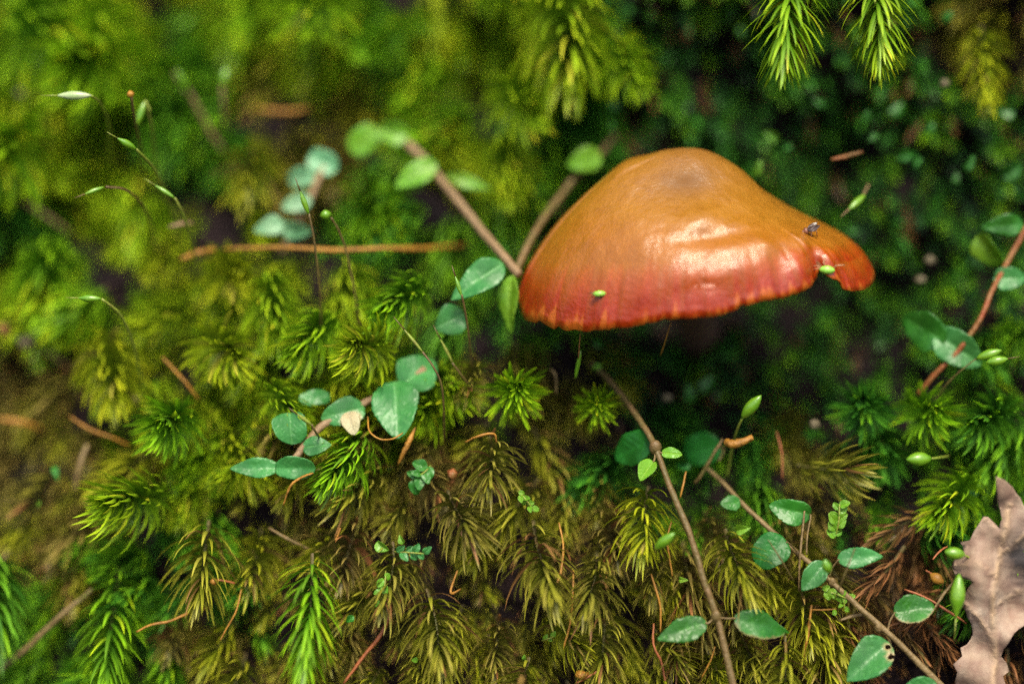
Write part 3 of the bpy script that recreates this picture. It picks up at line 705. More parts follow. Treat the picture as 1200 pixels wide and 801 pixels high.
vine('creeping_plant', 'pinkish stem with round mint-coloured leaves trailing over moss, left of the mushroom',
  [(498,432,1.1),(455,460,.9),(430,470,.7),(400,488,.6),(378,498,.5),(360,518,.4),(348,534,.3),(330,556,.35)], 9, M_pink, [
  dict(base=(470,452,.9), tip=(510,420,1.1), wid=50, mat='mint', shape='heart', roll=-10, curl=.1, seed=1),
  dict(base=(462,446,.8), tip=(466,510,.2), wid=54, mat='mint', shape='heart', roll=0, curl=.25, label='large blurred tongue-shaped leaf hanging down'),
  dict(base=(428,478,.6), tip=(377,488,.4), wid=34, mat='mint', shape='heart', roll=15, holes=[(.28,.55,.10),(.5,.75,.08)], label='leaf with an eaten edge'),
  dict(base=(408,482,.5), tip=(415,508,.3), wid=22, mat='tan', shape='heart', roll=0),
  dict(base=(350,468,.8), tip=(388,463,.9), wid=20, mat='mint', shape='round', roll=-20),
  dict(base=(340,483,.4), tip=(341,518,.2), wid=40, mat='mint', shape='round', roll=10, fold=.25, serr=.03, label='round leaf with a shallow crease'),
  dict(base=(354,524,.3), tip=(388,520,.2), wid=24, mat='mint', shape='ovate', roll=-15),
  dict(base=(322,548,.25), tip=(368,548,.1), wid=27, mat='mint', shape='round', roll=0, serr=.05),
  dict(base=(328,548,.3), tip=(268,548,.3), wid=24, mat='mint', shape='ovate', roll=10, serr=.06, fold=.4),
  ])
vine('creeping_plant', 'pinkish brown stem running up left from the left rim of the mushroom',
  [(608,322,1.0),(590,300,1.3),(566,272,1.8),(542,242,2.2),(520,215,2.6),(498,188,3.0),(472,164,3.3)], 11, M_pink, [
  dict(base=(440,148,3.2), tip=(412,180,3.2), wid=32, mat='lime', shape='round', roll=0),
  dict(base=(443,150,3.2), tip=(478,160,3.1), wid=26, mat='lime', shape='round', roll=20),
  dict(base=(512,190,2.6), tip=(463,218,2.4), wid=30, mat='lime', shape='ovate', roll=10),
  dict(base=(522,205,2.7), tip=(576,222,2.6), wid=17, mat='lime', shape='lance', roll=0),
  dict(base=(590,308,.8), tip=(530,348,.5), wid=38, mat='mint', shape='ovate', roll=10, serr=.05, curl=.1, label='pale mint leaf hanging beside the mushroom'),
  dict(base=(600,322,1.0), tip=(592,390,.9), wid=30, mat='lime', shape='ovate', roll=35, serr=.05, seed=9),
  dict(base=(545,368,1.1), tip=(512,382,.9), wid=36, mat='mint', shape='heart', roll=10),
  ])
vine('twig', 'yellowish olive twig curving up behind the left shoulder of the mushroom',
  [(606,316,1.2),(620,285,1.6),(640,252,2.2),(660,226,2.7),(676,205,3.0),(700,184,3.4),(722,158,3.8)], lambda t: 9.5 - 1*t, M_vine, [
  dict(base=(705,182,2.9), tip=(666,193,2.6), wid=30, mat='lime', shape='heart', roll=0, seed=5)], cat='twig')
vine('creeping_plant', 'red stem at the right edge with two big leaves beside it',
  [(1205,262,1.6),(1180,308,1.3),(1162,342,1.0),(1148,375,.9),(1122,412,1.0),(1098,436,1.1),(1076,462,1.3)], 6.2, M_red, [
  dict(base=(1200,262,1.3), tip=(1153,266,1.1), wid=26, mat='green', shape='ovate', roll=0),
  dict(base=(1145,276,1.5), tip=(1172,312,1.3), wid=36, mat='lime', shape='heart', roll=30, serr=.1),
  dict(base=(1164,326,1.2), tip=(1203,326,1.1), wid=28, mat='mint', shape='heart', roll=0),
  dict(base=(1108,400,1.0), tip=(1056,372,1.3), wid=46, mat='green', shape='heart', roll=-15, label='left one of the big pair'),
  dict(base=(1096,390,1.1), tip=(1150,428,.9), wid=42, mat='mint', shape='heart', roll=0, label='right one of the big pair, blurred mint green'),
  ])
vine('creeping_plant', 'cluster of five pale mint leaves, blurred, on a pinkish stalk at upper left',
  [(330,296,3.2),(348,262,2.9),(360,240,2.8),(372,212,2.9),(380,196,3.0)], 9, M_pink, [
  dict(base=(362,182,3.0), tip=(394,198,2.9), wid=30, mat='pale', shape='round', roll=0),
  dict(base=(368,204,2.9), tip=(337,212,2.9), wid=24, mat='pale', shape='round', roll=0),
  dict(base=(365,232,2.7), tip=(330,244,2.6), wid=22, mat='pale', shape='heart', roll=0),
  dict(base=(334,262,2.4), tip=(297,268,2.3), wid=24, mat='pale', shape='ovate', roll=20),
  dict(base=(330,268,2.4), tip=(366,272,2.3), wid=26, mat='pale', shape='ovate', roll=20),
  ])
# single twigs and fibres
def strand(name, label, cat, path, width, mat, group=None, taper=.35, sides=6):
    sp = smooth_path([P(*p) for p in path], 6)
    V, F = tube(sp, lambda t: L(width*.82)/2*(1 - taper*abs(2*t-1)**2), sides, .45, path[0][0])
    return tag(mk(name, V, F, mat, origin=sp[0]), label, cat, group)
strand('twig', 'thin orange twig lying level across the moss at left', 'twig', [(262,292,2.2),(330,290,1.9),(390,293,1.8),(450,291,1.9),(500,291,2.5),(545,287,3.4)], 7.5, M_orange)
strand('twig', 'short orange-tipped twig piece left of the long level twig', 'twig', [(212,304,2.2),(232,296,2.2),(252,292,2.4)], 9, M_orange)
strand('twig', 'small pinkish bud-like bit above the short twig piece', 'twig', [(198,266,1.8),(210,263,1.8),(226,261,2.0)], 6, M_pink)
strand('twig', 'brown blurred stick slanting down in the shade at upper left', 'twig', [(10,228,4.6),(50,250,4.2),(85,275,4.4)], 8, M_vine)
strand('twig', 'tan stick slanting up to the right in the bottom left corner', 'twig', [(-20,800,1.9),(30,760,1.6),(70,722,1.4),(108,690,1.4)], 9, M_twig)
strand('twig', 'orange brown stick piece below the mint leaves, pointing down left', 'twig', [(487,500,.5),(478,520,.4),(466,545,.5)], 9, M_orange, taper=.9)
strand('twig', 'short tan twig pointing right against the moss at upper left', 'twig', [(298,128,4.2),(330,131,4.1),(362,128,4.2)], 8, M_orange)
strand('twig', 'blurred tan stalk slanting at upper left, behind the green capsules', 'twig', [(205,85,4),(228,120,4),(250,160,4.2),(285,205,4.4)], 9, M_vine)
strand('twig', 'small orange-brown bark bit lying right of the creeping stem', 'bark bit', [(850,518,.5),(862,520,.4),(882,512,.4)], 13, M_orange, taper=.3, sides=9)
strand('twig', 'small brown bark sliver alone in the dark hollow at upper right', 'bark bit', [(974,187,1.2),(992,183,1.2),(1011,178,1.2)], 7, M_red, taper=.5)
strand('twig', 'greenish stalk stub leaning on the bark bit right of the creeping stem', 'twig', [(847,514,.8),(836,532,.8),(822,556,.9),(814,566,1)], 5, M_vine)
strand('twig', 'dark red-brown stick rising at the bottom edge, left of centre', 'twig', [(403,800,.3),(425,770,.3),(445,745,.3),(456,720,.4),(458,700,.6)], 6, M_rust)
strand('twig', 'curved thin rusty thread with a thick end at bottom left', 'twig', [(160,740,.3),(176,732,.3),(200,727,.4),(225,716,.5),(245,712,.7)], 4, M_orange)
strand('twig', 'tan stick leaning behind the moss at bottom centre left', 'twig', [(315,618,.7),(335,630,.6),(362,643,.7)], 5, M_vine)
strand('twig', 'short thick tan stick on the dark moss at left', 'twig', [(103,520,2),(94,545,1.9),(88,575,2)], 10, M_twig)
strand('twig', 'thin tan twig slanting across the moss above the mint leaves', 'twig', [(190,418,1.6),(215,445,1.5),(233,468,1.6)], 4, M_orange)
strand('twig', 'pale brown twig forming an arch left of the dark gap at left', 'twig', [(82,488,1.9),(105,503,1.8),(130,512,1.8),(152,522,2)], 5, M_orange)
strand('twig', 'short twig branching off the slanting stem in the lower right', 'twig', [(985,726,.1),(1000,721,.1),(1016,719,0)], 6, M_twig)
strand('twig', 'upright orange twig with a forked thread at lower right', 'twig', [(951,708,.2),(948,735,.2),(944,758,.2),(939,778,.3)], 5, M_orange)
strand('twig', 'thin orange thread reaching right from the upright twig', 'fibre', [(951,714,.2),(965,714,.15),(980,713,.1)], 3, M_gold)
strand('twig', 'tan twig rising behind the notched leaf to the dead leaf', 'twig', [(1093,716,-.1),(1103,700,-.1),(1112,688,0),(1122,676,.1)], 5, M_twig)
FB = [([(655,612,.2),(660,640,.1),(656,675,.0),(645,690,-.1),(634,702,-.1)], 4, M_gold, 'golden curled fibre lying on the dense pale olive shoot'),
 ([(672,668,.3),(671,700,.1),(668,730,.1),(660,760,.1)], 4, M_gold, 'straight golden fibre hanging right of the curled one'),
 ([(763,672,.2),(769,692,.1),(774,712,.1),(774,740,.1)], 4, M_gold, 'golden orange fibre pointing down at the serrated leaf tip'),
 ([(766,730,.3),(766,755,.2),(775,775,.2),(780,800,.2)], 4, M_rust, 'red fibre continuing below the leaf tip to the bottom edge'),
 ([(787,610,.3),(782,632,.2),(785,655,.2),(788,675,.2)], 3, M_gold, 'thin fibre hanging from the green capsule by the stem'),
 ([(838,757,.0),(832,775,0),(822,794,.1)], 3, M_gold, 'short golden fibre left of the stem near the bottom edge'),
 ([(804,552,.4),(800,570,.3),(797,583,.3)], 3, M_gold, 'short ochre fibre right of the upper stem node'),
 ([(283,690,.4),(277,715,.3),(266,735,.3),(258,750,.3)], 3, M_gold, 'ochre thread hanging under the olive shoot at lower left'),
 ([(367,554,.2),(352,560,.1),(340,570,.1),(332,592,.2)], 4, M_orange, 'bent orange thread hanging below the mint leaves'),
 ([(431,488,.3),(433,505,.0),(445,514,-.1),(460,514,0),(472,507,.1)], 3, M_gold, 'thin hooked ochre fibre curling round the tongue-shaped leaf'),
 ([(675,800,.2),(690,792,.2),(705,783,.3)], 4, M_red, 'reddish twig end at the bottom edge, centre right'),
 ([(512,800,.1),(511,785,0),(509,768,.1)], 4, M_orange, 'orange bristle standing at the bottom edge'),
 ([(540,690,.2),(528,694,.1),(536,668,.2)], 4, M_orange, 'small ochre hook beside the dark gap at bottom centre'),
 ([(545,518,.2),(560,511,0),(578,508,0),(582,518,.1)], 4, M_orange, 'orange curled fibre on top of the bottom centre shoot'),
 ([(399,618,.3),(396,626,.3),(393,633,.3)], 4, M_orange, 'tiny orange splinter in the olive mat'),
 ([(1093,655,-.1),(1102,645,0),(1110,640,.1)], 3, M_rust, 'thin rust thread at the edge of the dead leaf'),
 ([(1060,690,.2),(1085,700,.1),(1110,715,0),(1133,730,0)], 4, M_rust, 'long rust thread reaching under the dead leaf'),
 ([(680,390,0),(679,405,.1),(678,420,.2)], 2, M_red, 'very fine red thread hanging under the mushroom rim'),
 ([(786,378,.2),(780,398,.3),(774,416,.5)], 2, M_gold, 'very fine ochre thread under the middle of the mushroom rim'),
 ([(645,432,1.2),(651,440,1.1),(652,462,1.2)], 4, M_twig, 'small hooked stalk in the dark under the mushroom'),
 ([(910,505,1.2),(916,530,1.1),(917,560,1)], 3, M_rust, 'thin brown upright thread right of the bark bit'),
 ([(1062,690,-.5),(1025,640,-.45),(1000,600,-.3)], 0, None, '')]
for p_, w_, m_, lb in FB:
    if m_: strand('fibre', lb, 'fibre', p_, w_, m_, sides=5)
strand('fibre', 'dark brown hair-thin stalk crossing the long mint leaf at lower right', 'fibre', [(1002,642,-.7),(993,665,-.7),(985,685,-.6),(978,702,-.3)], 2.5, M_seta, sides=5)
strand('fibre', 'fine dark line of a stalk lying over the rounded glossy leaf', 'fibre', [(900,632,-.45),(915,655,-.45),(930,680,-.3)], 2, M_seta, sides=5)
strand('fibre', 'tan upright stalk left of the small mint leaf', 'fibre', [(943,598,0),(940,625,0),(937,660,0),(936,692,.1)], 4, M_twig, sides=5)
strand('fibre', 'dark fine stalk bowing under the capsules at the right', 'fibre', [(1144,420,.5),(1125,435,.6),(1108,452,.8),(1090,480,1.2)], 2.5, M_seta, sides=5)

# ------------------------------------------------------------------ spore capsules on stalks
def capsule_mesh(a, b, wid, beak=0):
    n = 9; path = [a.lerp(b, i/n) for i in range(n+1)]
    return tube(path, lambda t: max(1e-5, wid/2*(math.sin(math.pi*min(1, t*(.97)+.02))**.75)*(1 if t < .6 or not beak else 1 - beak*(t-.6)/.4)), 10)
def seta(label, stalk, cap_a, cap_b, wid, smat, cmat, sw=2.2, beak=0, group=None):
    pts = [P(*p) for p in stalk]; e = empty('spore_capsule', pts[0], label, 'spore capsule', group)
    if len(pts) > 1:
        V, F = tube(smooth_path(pts, 6), L(sw)/2, 5); mk('stalk', V, F, smat, e)
    a, b = P(*cap_a), P(*cap_b); V, F = capsule_mesh(a, b, L(wid), beak); mk('capsule', V, F, cmat, e)
    if beak:
        c = b + (b-a)*.45; V, F = tube([a.lerp(b, .93), c], lambda t: L(1.6)*(1-.6*t)/1.5, 5); mk('beak', V, F, smat, e)
    return e
S = [
 ('green spindle capsule with a pointed beak, leftmost over the dark patch at upper left', [(215,300,3.4),(200,245,2.0),(182,200,.8),(160,175,.2)], (160,175,.2), (136,161,.0), 9, M_setag, M_cap_g, .6),
 ('whitish glossy capsule lying level at the upper left edge area', [(130,200,4.2),(128,150,2.0),(118,122,.8),(107,112,.4)], (107,112,.4), (66,112,.4), 11, M_setag, M_cap_p, .3),
 ('small bright lime capsule lying level at the left edge area', [(170,470,2.4),(158,410,1.2),(142,370,.5),(119,350,.2)], (119,350,.2), (90,349,.2), 9, M_setag, M_cap_g, .5),
 ('thin green hooked capsule above the yellow moss at left', [(185,300,3.0),(172,250,1.6),(150,224,.7),(124,219,.4)], (122,219,.4), (98,228,.3), 6, M_seta, M_cap_g, .3),
 ('slender curved green capsule right of the hooked one at left', [(232,330,2.8),(225,285,1.4),(214,250,.7),(205,232,.5)], (205,232,.5), (180,216,.5), 6, M_setag, M_cap_g, .5),
 ('tiny round amber capsule above the hooked stalk at upper left', [(172,230,4),(166,180,2),(158,140,.9),(154,114,.5)], (154,115,.5), (152,106,.5), 9, M_seta, M_gold, 0),
 ('blurred nodding capsule below the tiny amber one', [(192,240,4),(182,190,2.6),(178,150,1.6),(170,119,1.2),(176,130,1.2)], (170,118,1.2), (160,148,1.2), 9, M_setag, M_cap_g, 0),
 ('blurred capsule on a tan stalk, left of the upright one at upper left', [(226,125,3.6),(220,108,3.2)], (220,107,3.2), (208,82,3), 9, M_vine, M_cap_g, 0),
 ('blurred upright capsule on a pinkish stalk at upper left', [(264,150,4),(262,125,3.6),(260,102,3.4)], (260,102,3.4), (266,78,3.4), 12, M_pink, M_cap_g, 0),
 ('tall dark stalk with a slim dark green capsule, crossing the orange twig', [(376,405,1.6),(376,370,1.1),(374,330,.7),(368,280,.4),(362,250,.3)], (362,252,.3), (351,222,.2), 7, M_seta, M_cap_g, .5),
 ('dark stalk with a plump yellow-green capsule, right of the tall one', [(425,400,1.6),(416,345,1.1),(406,295,.8),(396,268,.6),(388,255,.5)], (388,250,.5), (375,253,.5), 12, M_seta, M_cap_g, 0),
 ('dark curved stalk with a thin capsule in front of the mint leaf', [(553,432,1),(550,400,.5),(546,370,.2),(541,345,0)], (541,347,0), (533,322,0), 5, M_seta, M_cap_g, .4),
 ('thin dark stalk bowing over the big leaf pair at centre left', [(520,520,1),(520,480,.4),(517,450,.1),(508,430,0),(495,412,0)], (496,413,0), (472,384,0), 4, M_seta, M_setag, .3),
 ('second thin dark stalk right of the bowing one', [(560,465,1.1),(545,445,.6),(530,425,.4)], (531,426,.4), (515,395,.3), 4, M_seta, M_setag, .3),
 ('short stalk with a slim capsule lying over the round leaf', [(374,512,.3),(370,506,-.1),(365,497,-.2)], (366,498,-.2), (347,484,-.3), 5, M_seta, M_setag, .2),
 ('bright green teardrop capsule hanging over the dark moss at right of centre', [(852,560,1.3),(858,525,.9),(864,503,.5),(870,490,.3)], (869,490,.3), (892,463,.1), 15, M_setag, M_cap_g, 0),
 ('bright green oval capsule hanging in front of the green tuft at right', [(1112,534,.9),(1100,536,.5),(1092,537,.4)], (1092,537,.4), (1062,538,.3), 17, M_setag, M_cap_g, 0),
 ('green tear capsule blurred, left of the stem in the lower middle', [(766,645,.6),(768,642,.0)], (767,643,-.6), (791,624,-.8), 13, M_setag, M_cap_g, 0),
 ('upper one of the paired green capsules at the right edge', [(1144,421,.5),(1148,418,.4)], (1144,420,.4), (1174,410,.3), 12, M_seta, M_cap_g, 0),
 ('lower yellow-green one of the paired capsules at the right edge', [(1160,426,.4),(1158,424,.3)], (1155,425,.25), (1182,420,.2), 12, M_seta, M_cap_g, .2),
 ('slim green and tan capsule alone in the dark hollow right of the mushroom', [(1018,216,1.6),(1010,232,1.2)], (1014,228,1.2), (994,246,1.0), 9, M_pink, M_cap_g, .1),
 ('thin lime capsule on a red thread under the left part of the mushroom', [(679,418,.6),(679,412,.5)], (674,444,.6), (681,410,.4), 5, M_rust, M_cap_g, 0),
 ('pale glistening green capsule at the left margin of the dead leaf', [(1140,655,-.3),(1130,650,-.4)], (1131,650,-.5), (1107,646,-.6), 15, M_setag, M_cap_g, 0),
 ('tall yellow-green pod hanging down beside the dead leaf', [(1112,695,-.4),(1124,680,-.6)], (1124,672,-.6), (1120,726,-.6), 18, M_setag, M_cap_g, .7),
 ('orange round bud held on a thread left of the dead leaf', [(1085,668,.2),(1092,672,.1)], (1090,672,0), (1106,683,-.1), 13, M_rust, M_gold, 0),
 ('orange brown bud on a thread at lower left', [(275,683,.4),(262,680,.3),(255,679,.3)], (256,680,.3), (246,682,.3), 9, M_rust, M_orange, 0),
 ('blurred green capsule hanging over the second stem', [(968,668,-.3),(970,660,-.6)], (966,655,-.9), (972,672,-.8), 11, M_setag, M_cap_g, 0),
]
for (lb, st, a, b, wd, sm, cm, bk) in S: seta(lb, st, a, b, wd, sm, cm, 3.4 if a[2] < 1.3 and a[0] < 240 else 2.8 if a[2] < 1.3 else 5, bk)

# ------------------------------------------------------------------ small green sprigs and round leaflets
def sprig(label, u, v, d, n, size, mat, ang=0, spread=50, branch=True, fac=1.0):
    e = empty('liverwort_sprig', P(u, v, d), label, 'small plant'); r = random.Random(int(u+v))
    a = math.radians(ang); ex, ey = u + math.cos(a)*size, v + math.sin(a)*size
    V, F = tube(smooth_path([P(u, v, d), P((u+ex)/2 + 2, (v+ey)/2, d-.1), P(ex, ey, d-.05)], 4), L(2.2)/2, 5); mk('stem', V, F, M_setag, e)
    for k in range(n):
        t = (k+.5)/n; px_, py_ = u + (ex-u)*t, v + (ey-v)*t; s = 1 if k % 2 else -1
        b = a + s*math.radians(spread + r.uniform(-20, 20)); ln = size*.32*fac*r.uniform(.7, 1.2)
        leaf(e, base=(px_, py_, d-.05), tip=(px_ + math.cos(b)*ln, py_ + math.sin(b)*ln, d - r.uniform(0, .2)), wid=ln*.75, mat=mat, shape='heart', roll=r.uniform(-30, 30), serr=.03, seed=k)
sprig('tiny mint sprig lying level, left of the bottom centre shoots', 462, 646, -.1, 7, 36, 'mint', 4)
sprig('bright lobed green sprig standing above the rounded glossy leaf', 978, 632, 0, 10, 42, 'lime', -82, 55)
sprig('lime sprig creeping along under the slanting stem at lower right', 962, 690, 0, 9, 34, 'lime', 20)
sprig('lime sprig ending below the slanting stem at lower right', 985, 690, .05, 5, 24, 'lime', 80)
sprig('small teal green sprig under the mint leaves, beside a reddish bit', 505, 545, .4, 7, 26, 'green', 140, 50, fac=2)
sprig('lime green sprig with curled leaflets on an olive shoot at bottom left of centre', 452, 668, .0, 6, 40, 'lime', 100, 40)
sprig('two tiny lime leaflets near the bottom edge, centre', 635, 750, .1, 3, 14, 'lime', -20, 50, fac=2)
sprig('lime sprig on the bottom centre right shoot below the tuft', 606, 575, .3, 7, 28, 'lime', 50, 50)
SP = [(888,198,2.0,18,'lime'),(800,545,1.2,18,'deep'),(700,402,2.2,12,'green'),(715,125,3.4,20,'green'),(718,146,3.3,12,'lime'),(868,38,3.6,12,'lime'),(1017,138,2.4,14,'green'),(1024,160,2.2,12,'lime'),
 (1052,130,2.8,20,'green'),(1086,150,2.3,20,'green'),(1062,182,2.3,24,'lime'),(1075,190,2.2,14,'green'),(905,160,2.6,16,'lime'),(922,172,2.5,12,'lime'),(1136,192,2,20,'lime'),(1120,210,2.4,14,'green'),
 (1186,200,2,28,'lime'),(1195,225,1.8,24,'green'),(700,430,1.8,10,'lime'),(830,450,2.6,26,'green'),(808,462,2.5,22,'green'),(45,590,1.5,8,'lime'),(65,553,1.7,14,'green'),(132,466,2.2,14,'lime'),
 (447,640,-.1,16,'lime'),(470,632,.1,12,'lime'),(799,679,.0,8,'lime'),(870,620,-.2,16,'lime'),(614,771,.1,6,'lime'),(486,773,.1,8,'lime'),(1030,652,-.2,8,'lime'),(1122,688,-.4,10,'lime'),(978,717,.0,8,'lime'),
 (1145,675,1,12,'lime'),(1140,572,1.2,20,'green'),(410,725,0,12,'green'),(1110,20,2.4,14,'green'),(960,120,3,14,'green'),(1180,130,2.6,18,'green'),(1000,270,3.2,14,'green')]
for k, (u, v, d, s, m) in enumerate(SP):
    a = random.uniform(0, 6.28); b_ = (u - math.cos(a)*s/2, v - math.sin(a)*s/2, d); t_ = (u + math.cos(a)*s/2, v + math.sin(a)*s/2, d + random.uniform(-.15, .05))
    where = 'in the dark hollow above and right of the mushroom' if (u > 690 and v < 300) else 'on the shaded moss below the mushroom' if (v < 600 and u > 650) else 'scattered over the moss at lower left and bottom'
    o = leaf(None, base=b_, tip=t_, wid=s*random.uniform(.5, .85), mat=('green' if v < 300 and k % 3 else m), shape=('heart', 'ovate')[k % 2], curl=.5, fold=.4, roll=random.uniform(-35, 35), name='leaflet', seed=k)
    if u > 900 and v > 600: where = 'scattered by the leaves at lower right'
    tag(o, landmark_label(f"{'larger' if s > 17 else 'tiny'} round {'lime' if m == 'lime' else 'green'} leaflet", u, v), 'leaflet', f"leaflets {where}")
# pale specks of litter, lumps with uneven shape
def lump(u, v, d, s, mat, label, seed):
    c = P(u, v, d); V, F = [], []
    for i in range(7):
        for k in range(9):
            a, b = math.pi*i/6, 2*math.pi*k/9; q = Vector((math.sin(a)*math.cos(b), math.sin(a)*math.sin(b), math.cos(a)*.8))
            V.append(c + q*L(s)/2*(1 + .45*mnoise.noise(q*1.7 + Vector((seed*3.1, 0, 0)))))
    F = [(i*9+k, i*9+(k+1) % 9, (i+1)*9+(k+1) % 9, (i+1)*9+k) for i in range(6) for k in range(9)]
    tag(mk('litter_bit', V, F, mat, origin=c), label, 'litter bit')
for k, (u, v, d, s, m, lb) in enumerate([
 (25,110,4.6,14,M_speck,'pale round blurred bit at the upper left edge'), (530,555,.3,14,M_red,'small reddish bit beside the teal green sprig'),
 (955,497,1.2,14,M_speck,'pinkish pale bit in the dark moss right of the capsule'), (782,465,1.9,14,M_speck,'pale bit under the middle of the mushroom'),
 (1090,305,2.2,14,M_speck,'pale bit in the shade right of the mushroom, upper of two'), (1079,328,2.2,13,M_speck,'pale bit in the shade right of the mushroom, lower of two'),
 (1107,98,2,12,M_speck,'pale pinkish bit near the upper right corner'), (5,385,3,20,M_red,'rusty pink litter lump at the left edge'), (30,400,3.1,26,M_speck,'pale tan litter lump at the left edge'),
 (682,790,.2,14,M_orange,'orange round bit at the bottom edge, centre right'), (160,467,2,12,M_speck,'small tan bit above the green tuft at left')]): lump(u, v, d, s, m, lb, k)
strand('leaf_litter', 'rusty orange curved shred of dead leaf at the left edge', 'leaf litter', [(-10,490,3.0),(20,494,2.9),(50,502,3.2)], 11, M_orange, taper=.8)
strand('leaf_litter', 'brown curled shred of dead leaf above the rusty one at left', 'leaf litter', [(20,400,3.6),(55,412,3.4),(85,432,3.6)], 11, M_twig, taper=.9)

# ------------------------------------------------------------------ the dead leaf
dl = [(1167,557),(1176,562),(1186,571),(1195,582),(1203,598),(1215,596),(1228,620),(1262,612),(1250,650),(1290,668),(1262,700),(1285,740),(1240,738),(1215,728),(1202,731),(1192,738),(1184,748),(1177,758),(1173,768),(1180,776),(1182,786),(1174,791),(1178,802),(1188,812),(1182,840),(1166,862),(1150,850),(1140,828),(1128,812),(1119,798),(1122,786),(1118,778),(1127,768),(1125,758),(1133,754),(1140,742),(1137,728),(1133,716),(1128,704),(1134,692),(1141,680),(1133,677),(1121,674),(1117,664),(1121,654),(1131,650),(1129,640),(1126,634),(1136,632),(1142,622),(1146,614),(1152,605),(1157,605),(1164,612),(1171,619),(1174,608),(1170,590),(1167,572)]
dl = [(x/100 + random.uniform(-.006, .006), y/100 + random.uniform(-.006, .006)) for x, y in dense(dl, 6)[:-1]]
rib = [(11.60,8.5),(11.66,7.6),(11.62,7.05),(11.68,6.6),(11.78,6.2),(11.82,5.9)]
ribs = [rib, [(11.63,7.1),(11.95,6.9),(12.5,6.9)], [(11.66,6.75),(11.45,6.6),(11.2,6.62)], [(11.75,6.3),(11.6,6.15),(11.55,6.08)], [(11.64,7.5),(11.45,7.2),(11.3,7.05)], [(11.70,6.5),(12,6.25),(12.5,6.2)]]
def segd(x, y):
    m = 9
    for li, rb_ in enumerate(ribs):
        for (a, b), (c, d) in zip(rb_, rb_[1:]):
            t = max(0, min(1, ((x-a)*(c-a)+(y-b)*(d-b))/((c-a)**2+(d-b)**2))); m = min(m, math.hypot(x-a-t*(c-a), y-b-t*(d-b)) + .012*(li > 0))
    return m
def dfn(x, y):
    n = mnoise.noise(Vector((x*2.4, y*2.4, 0)))*.34 + mnoise.noise(Vector((x*6, y*6, 3)))*.05
    d = -.25 + .5*(x - 11.65)**2*1.2 + .15*(y - 6.8) - .14*math.exp(-(segd(x, y)/.03)**2)*.4 + n
    if y < 6.1: d -= (6.1 - y)*.5
    return P(x*100, y*100, d)
V, F, at = sheet(dl, .042, dfn, .00028, (), lambda x, y: {'vein': math.exp(-(segd(x, y)/.022)**2), 'scar': math.exp(-((x-11.98)/.22)**2 - ((y-6.55)/.36)**2)})
s = NM('dead_leaf_tan'); tc = s.n('ShaderNodeTexCoord').outputs['Object']
c = s.ramp(s.noise(70, 6, tc, .65), [(.3, (.22, .13, .085)), (.5, (.36, .255, .18)), (.7, (.50, .395, .30))])
c = s.mix(s.ramp(s.noise(520, 4, tc), [(.35, (.5, .5, .5)), (.6, (0, 0, 0))]), c, (.24, .13, .10, 1))
pt = s.math('MULTIPLY', s.attr('scar'), s.math('MULTIPLY', s.noise(330, 5, tc, .7), 2.3), clamp=True)
vo = s.n('ShaderNodeTexVoronoi', feature='DISTANCE_TO_EDGE'); vo.inputs['Scale'].default_value = 900; s.l(tc, vo.inputs['Vector'])
net = s.ramp(vo.outputs[0], [(0, (1, 1, 1)), (.09, (0, 0, 0))])
c = s.mix(s.math('MULTIPLY', net, .10), c, (.20, .12, .09, 1))
c = s.mix(pt, c, (.05, .042, .04, 1)); c = s.mix(s.math('MULTIPLY', s.attr('vein'), .85), c, (.50, .34, .20, 1))
M_dead = s.finish(c, .6, trans=.12, spec=.3, normal=s.bump(s.math('ADD', s.noise(620, 5, tc), s.math('MULTIPLY', s.attr('vein'), 1.4)), .6, .0004))
tag(mk('dead_leaf', V, F, M_dead, origin=P(1160, 700, 0), attrs=at), 'large curled brown dead leaf with jagged lobes at the lower right edge', 'dead leaf')

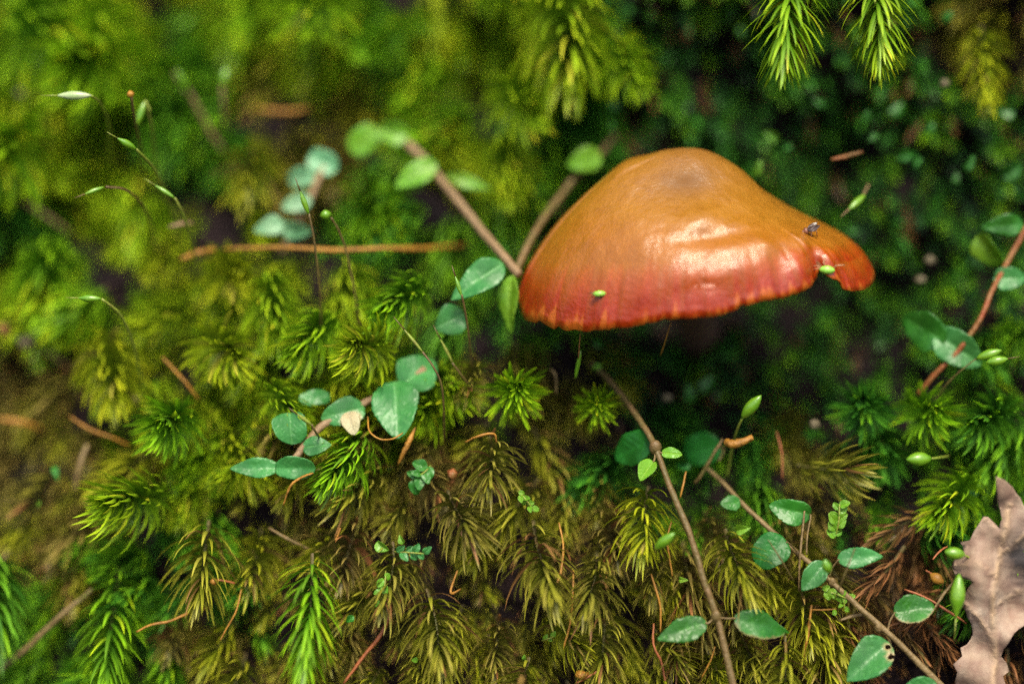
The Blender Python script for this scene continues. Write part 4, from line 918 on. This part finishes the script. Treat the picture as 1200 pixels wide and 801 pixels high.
# ------------------------------------------------------------------ insects on the cap
def bug(label, cat, name, u, v, d, ln, wd, ang, mat, legs, lmat, wings=None):
    e = empty(name, P(u, v, d), label, cat); a = math.radians(ang); dx, dy = math.cos(a), math.sin(a)
    A, B = P(u - dx*ln/2, v - dy*ln/2, d), P(u + dx*ln/2, v + dy*ln/2, d)
    path = [A.lerp(B, i/14) for i in range(15)]
    def rr(t):
        if wings: return L(wd)/2*max(.03, (.62*math.exp(-((t-.12)/.09)**2) + 1.0*math.exp(-((t-.42)/.15)**2) + .8*math.exp(-((t-.78)/.17)**2)))
        return L(wd)/2*max(.04, math.sin(math.pi*min(1, t*.96+.03))**.6*(.8 + .25*t))
    V, F = tube(path, rr, 10); mk('body', V, F, mat, e)
    for (t, ou, ov, kd) in legs:
        p = (u - dx*ln/2 + dx*ln*t, v - dy*ln/2 + dy*ln*t); q = (p[0]+ou, p[1]+ov)
        V, F = tube([P(*p, d), P(p[0]+ou*.5 + kd, p[1]+ov*.45 - abs(kd), d-.05), P(*q, d+.03)], L(1.3)/2, 4); mk('leg', V, F, lmat, e)
    if wings:
        for (x, y, wdh) in wings:
            leaf(e, base=(u, v, d-.06), tip=(x, y, d-.08), wid=wdh, mat='_wing', shape='lance', serr=0, name='wing')
s = NM('smoky_wing'); M_lf['_wing'] = s.finish((.10, .06, .045, 1), .2, trans=.3, spec=.8)
M_bug = simple('green_bug_body', (.20, .50, .04, 1), (.30, .62, .08, 1), .25, 900, .1, coat=.5)
M_fly = simple('brown_fly_body', (.12, .045, .025, 1), (.30, .12, .07, 1), .25, 1200, .2, coat=.5)
M_leg = simple('insect_leg', (.20, .08, .04, 1), (.26, .12, .06, 1), .4, 900)
dep = []
dg = bpy.context.evaluated_depsgraph_get(); dg.update()
def cap_depth(u, v):
    o = C0; dr = (P(u, v, 0) - C0).normalized(); inv = cap.matrix_world.inverted()
    ok, loc, nn, idx = cap.ray_cast(Vector(o) - Vector(mush.location), dr)
    if not ok: return .2
    return ((loc + Vector(mush.location)) - C0).dot(Fv)*100 - D
bug('tiny green bug on the left part of the red margin of the mushroom', 'insect', 'green_bug', 702, 344, cap_depth(702, 344) - .05, 16, 8, -3, M_bug, [(.2,-4,4,1),(.5,1,5,1),(.2,-7,-1,1)], M_leg)
bug('green bug beside the split at the right end of the mushroom, long pale legs', 'insect', 'green_bug', 969, 316, cap_depth(969, 318) - .05, 19, 11, 5, M_bug, [(.15,-9,1,2),(.2,-10,-4,2),(.85,14,-6,-3),(.5,-2,-14,-3)], simple('pale_leg', (.5, .25, .12, 1), (.55, .3, .15, 1), .5, 900))
bug('small dark fly resting above the split at the right end of the mushroom', 'insect', 'fly', 946, 270, cap_depth(944, 271) - .06, 20, 9, -18, M_fly, [(.2,-5,11,-2),(.4,-2,13,-2),(.6,2,12,2),(.8,6,9,2)], M_leg, wings=[(962,264,8),(958,260,7)])
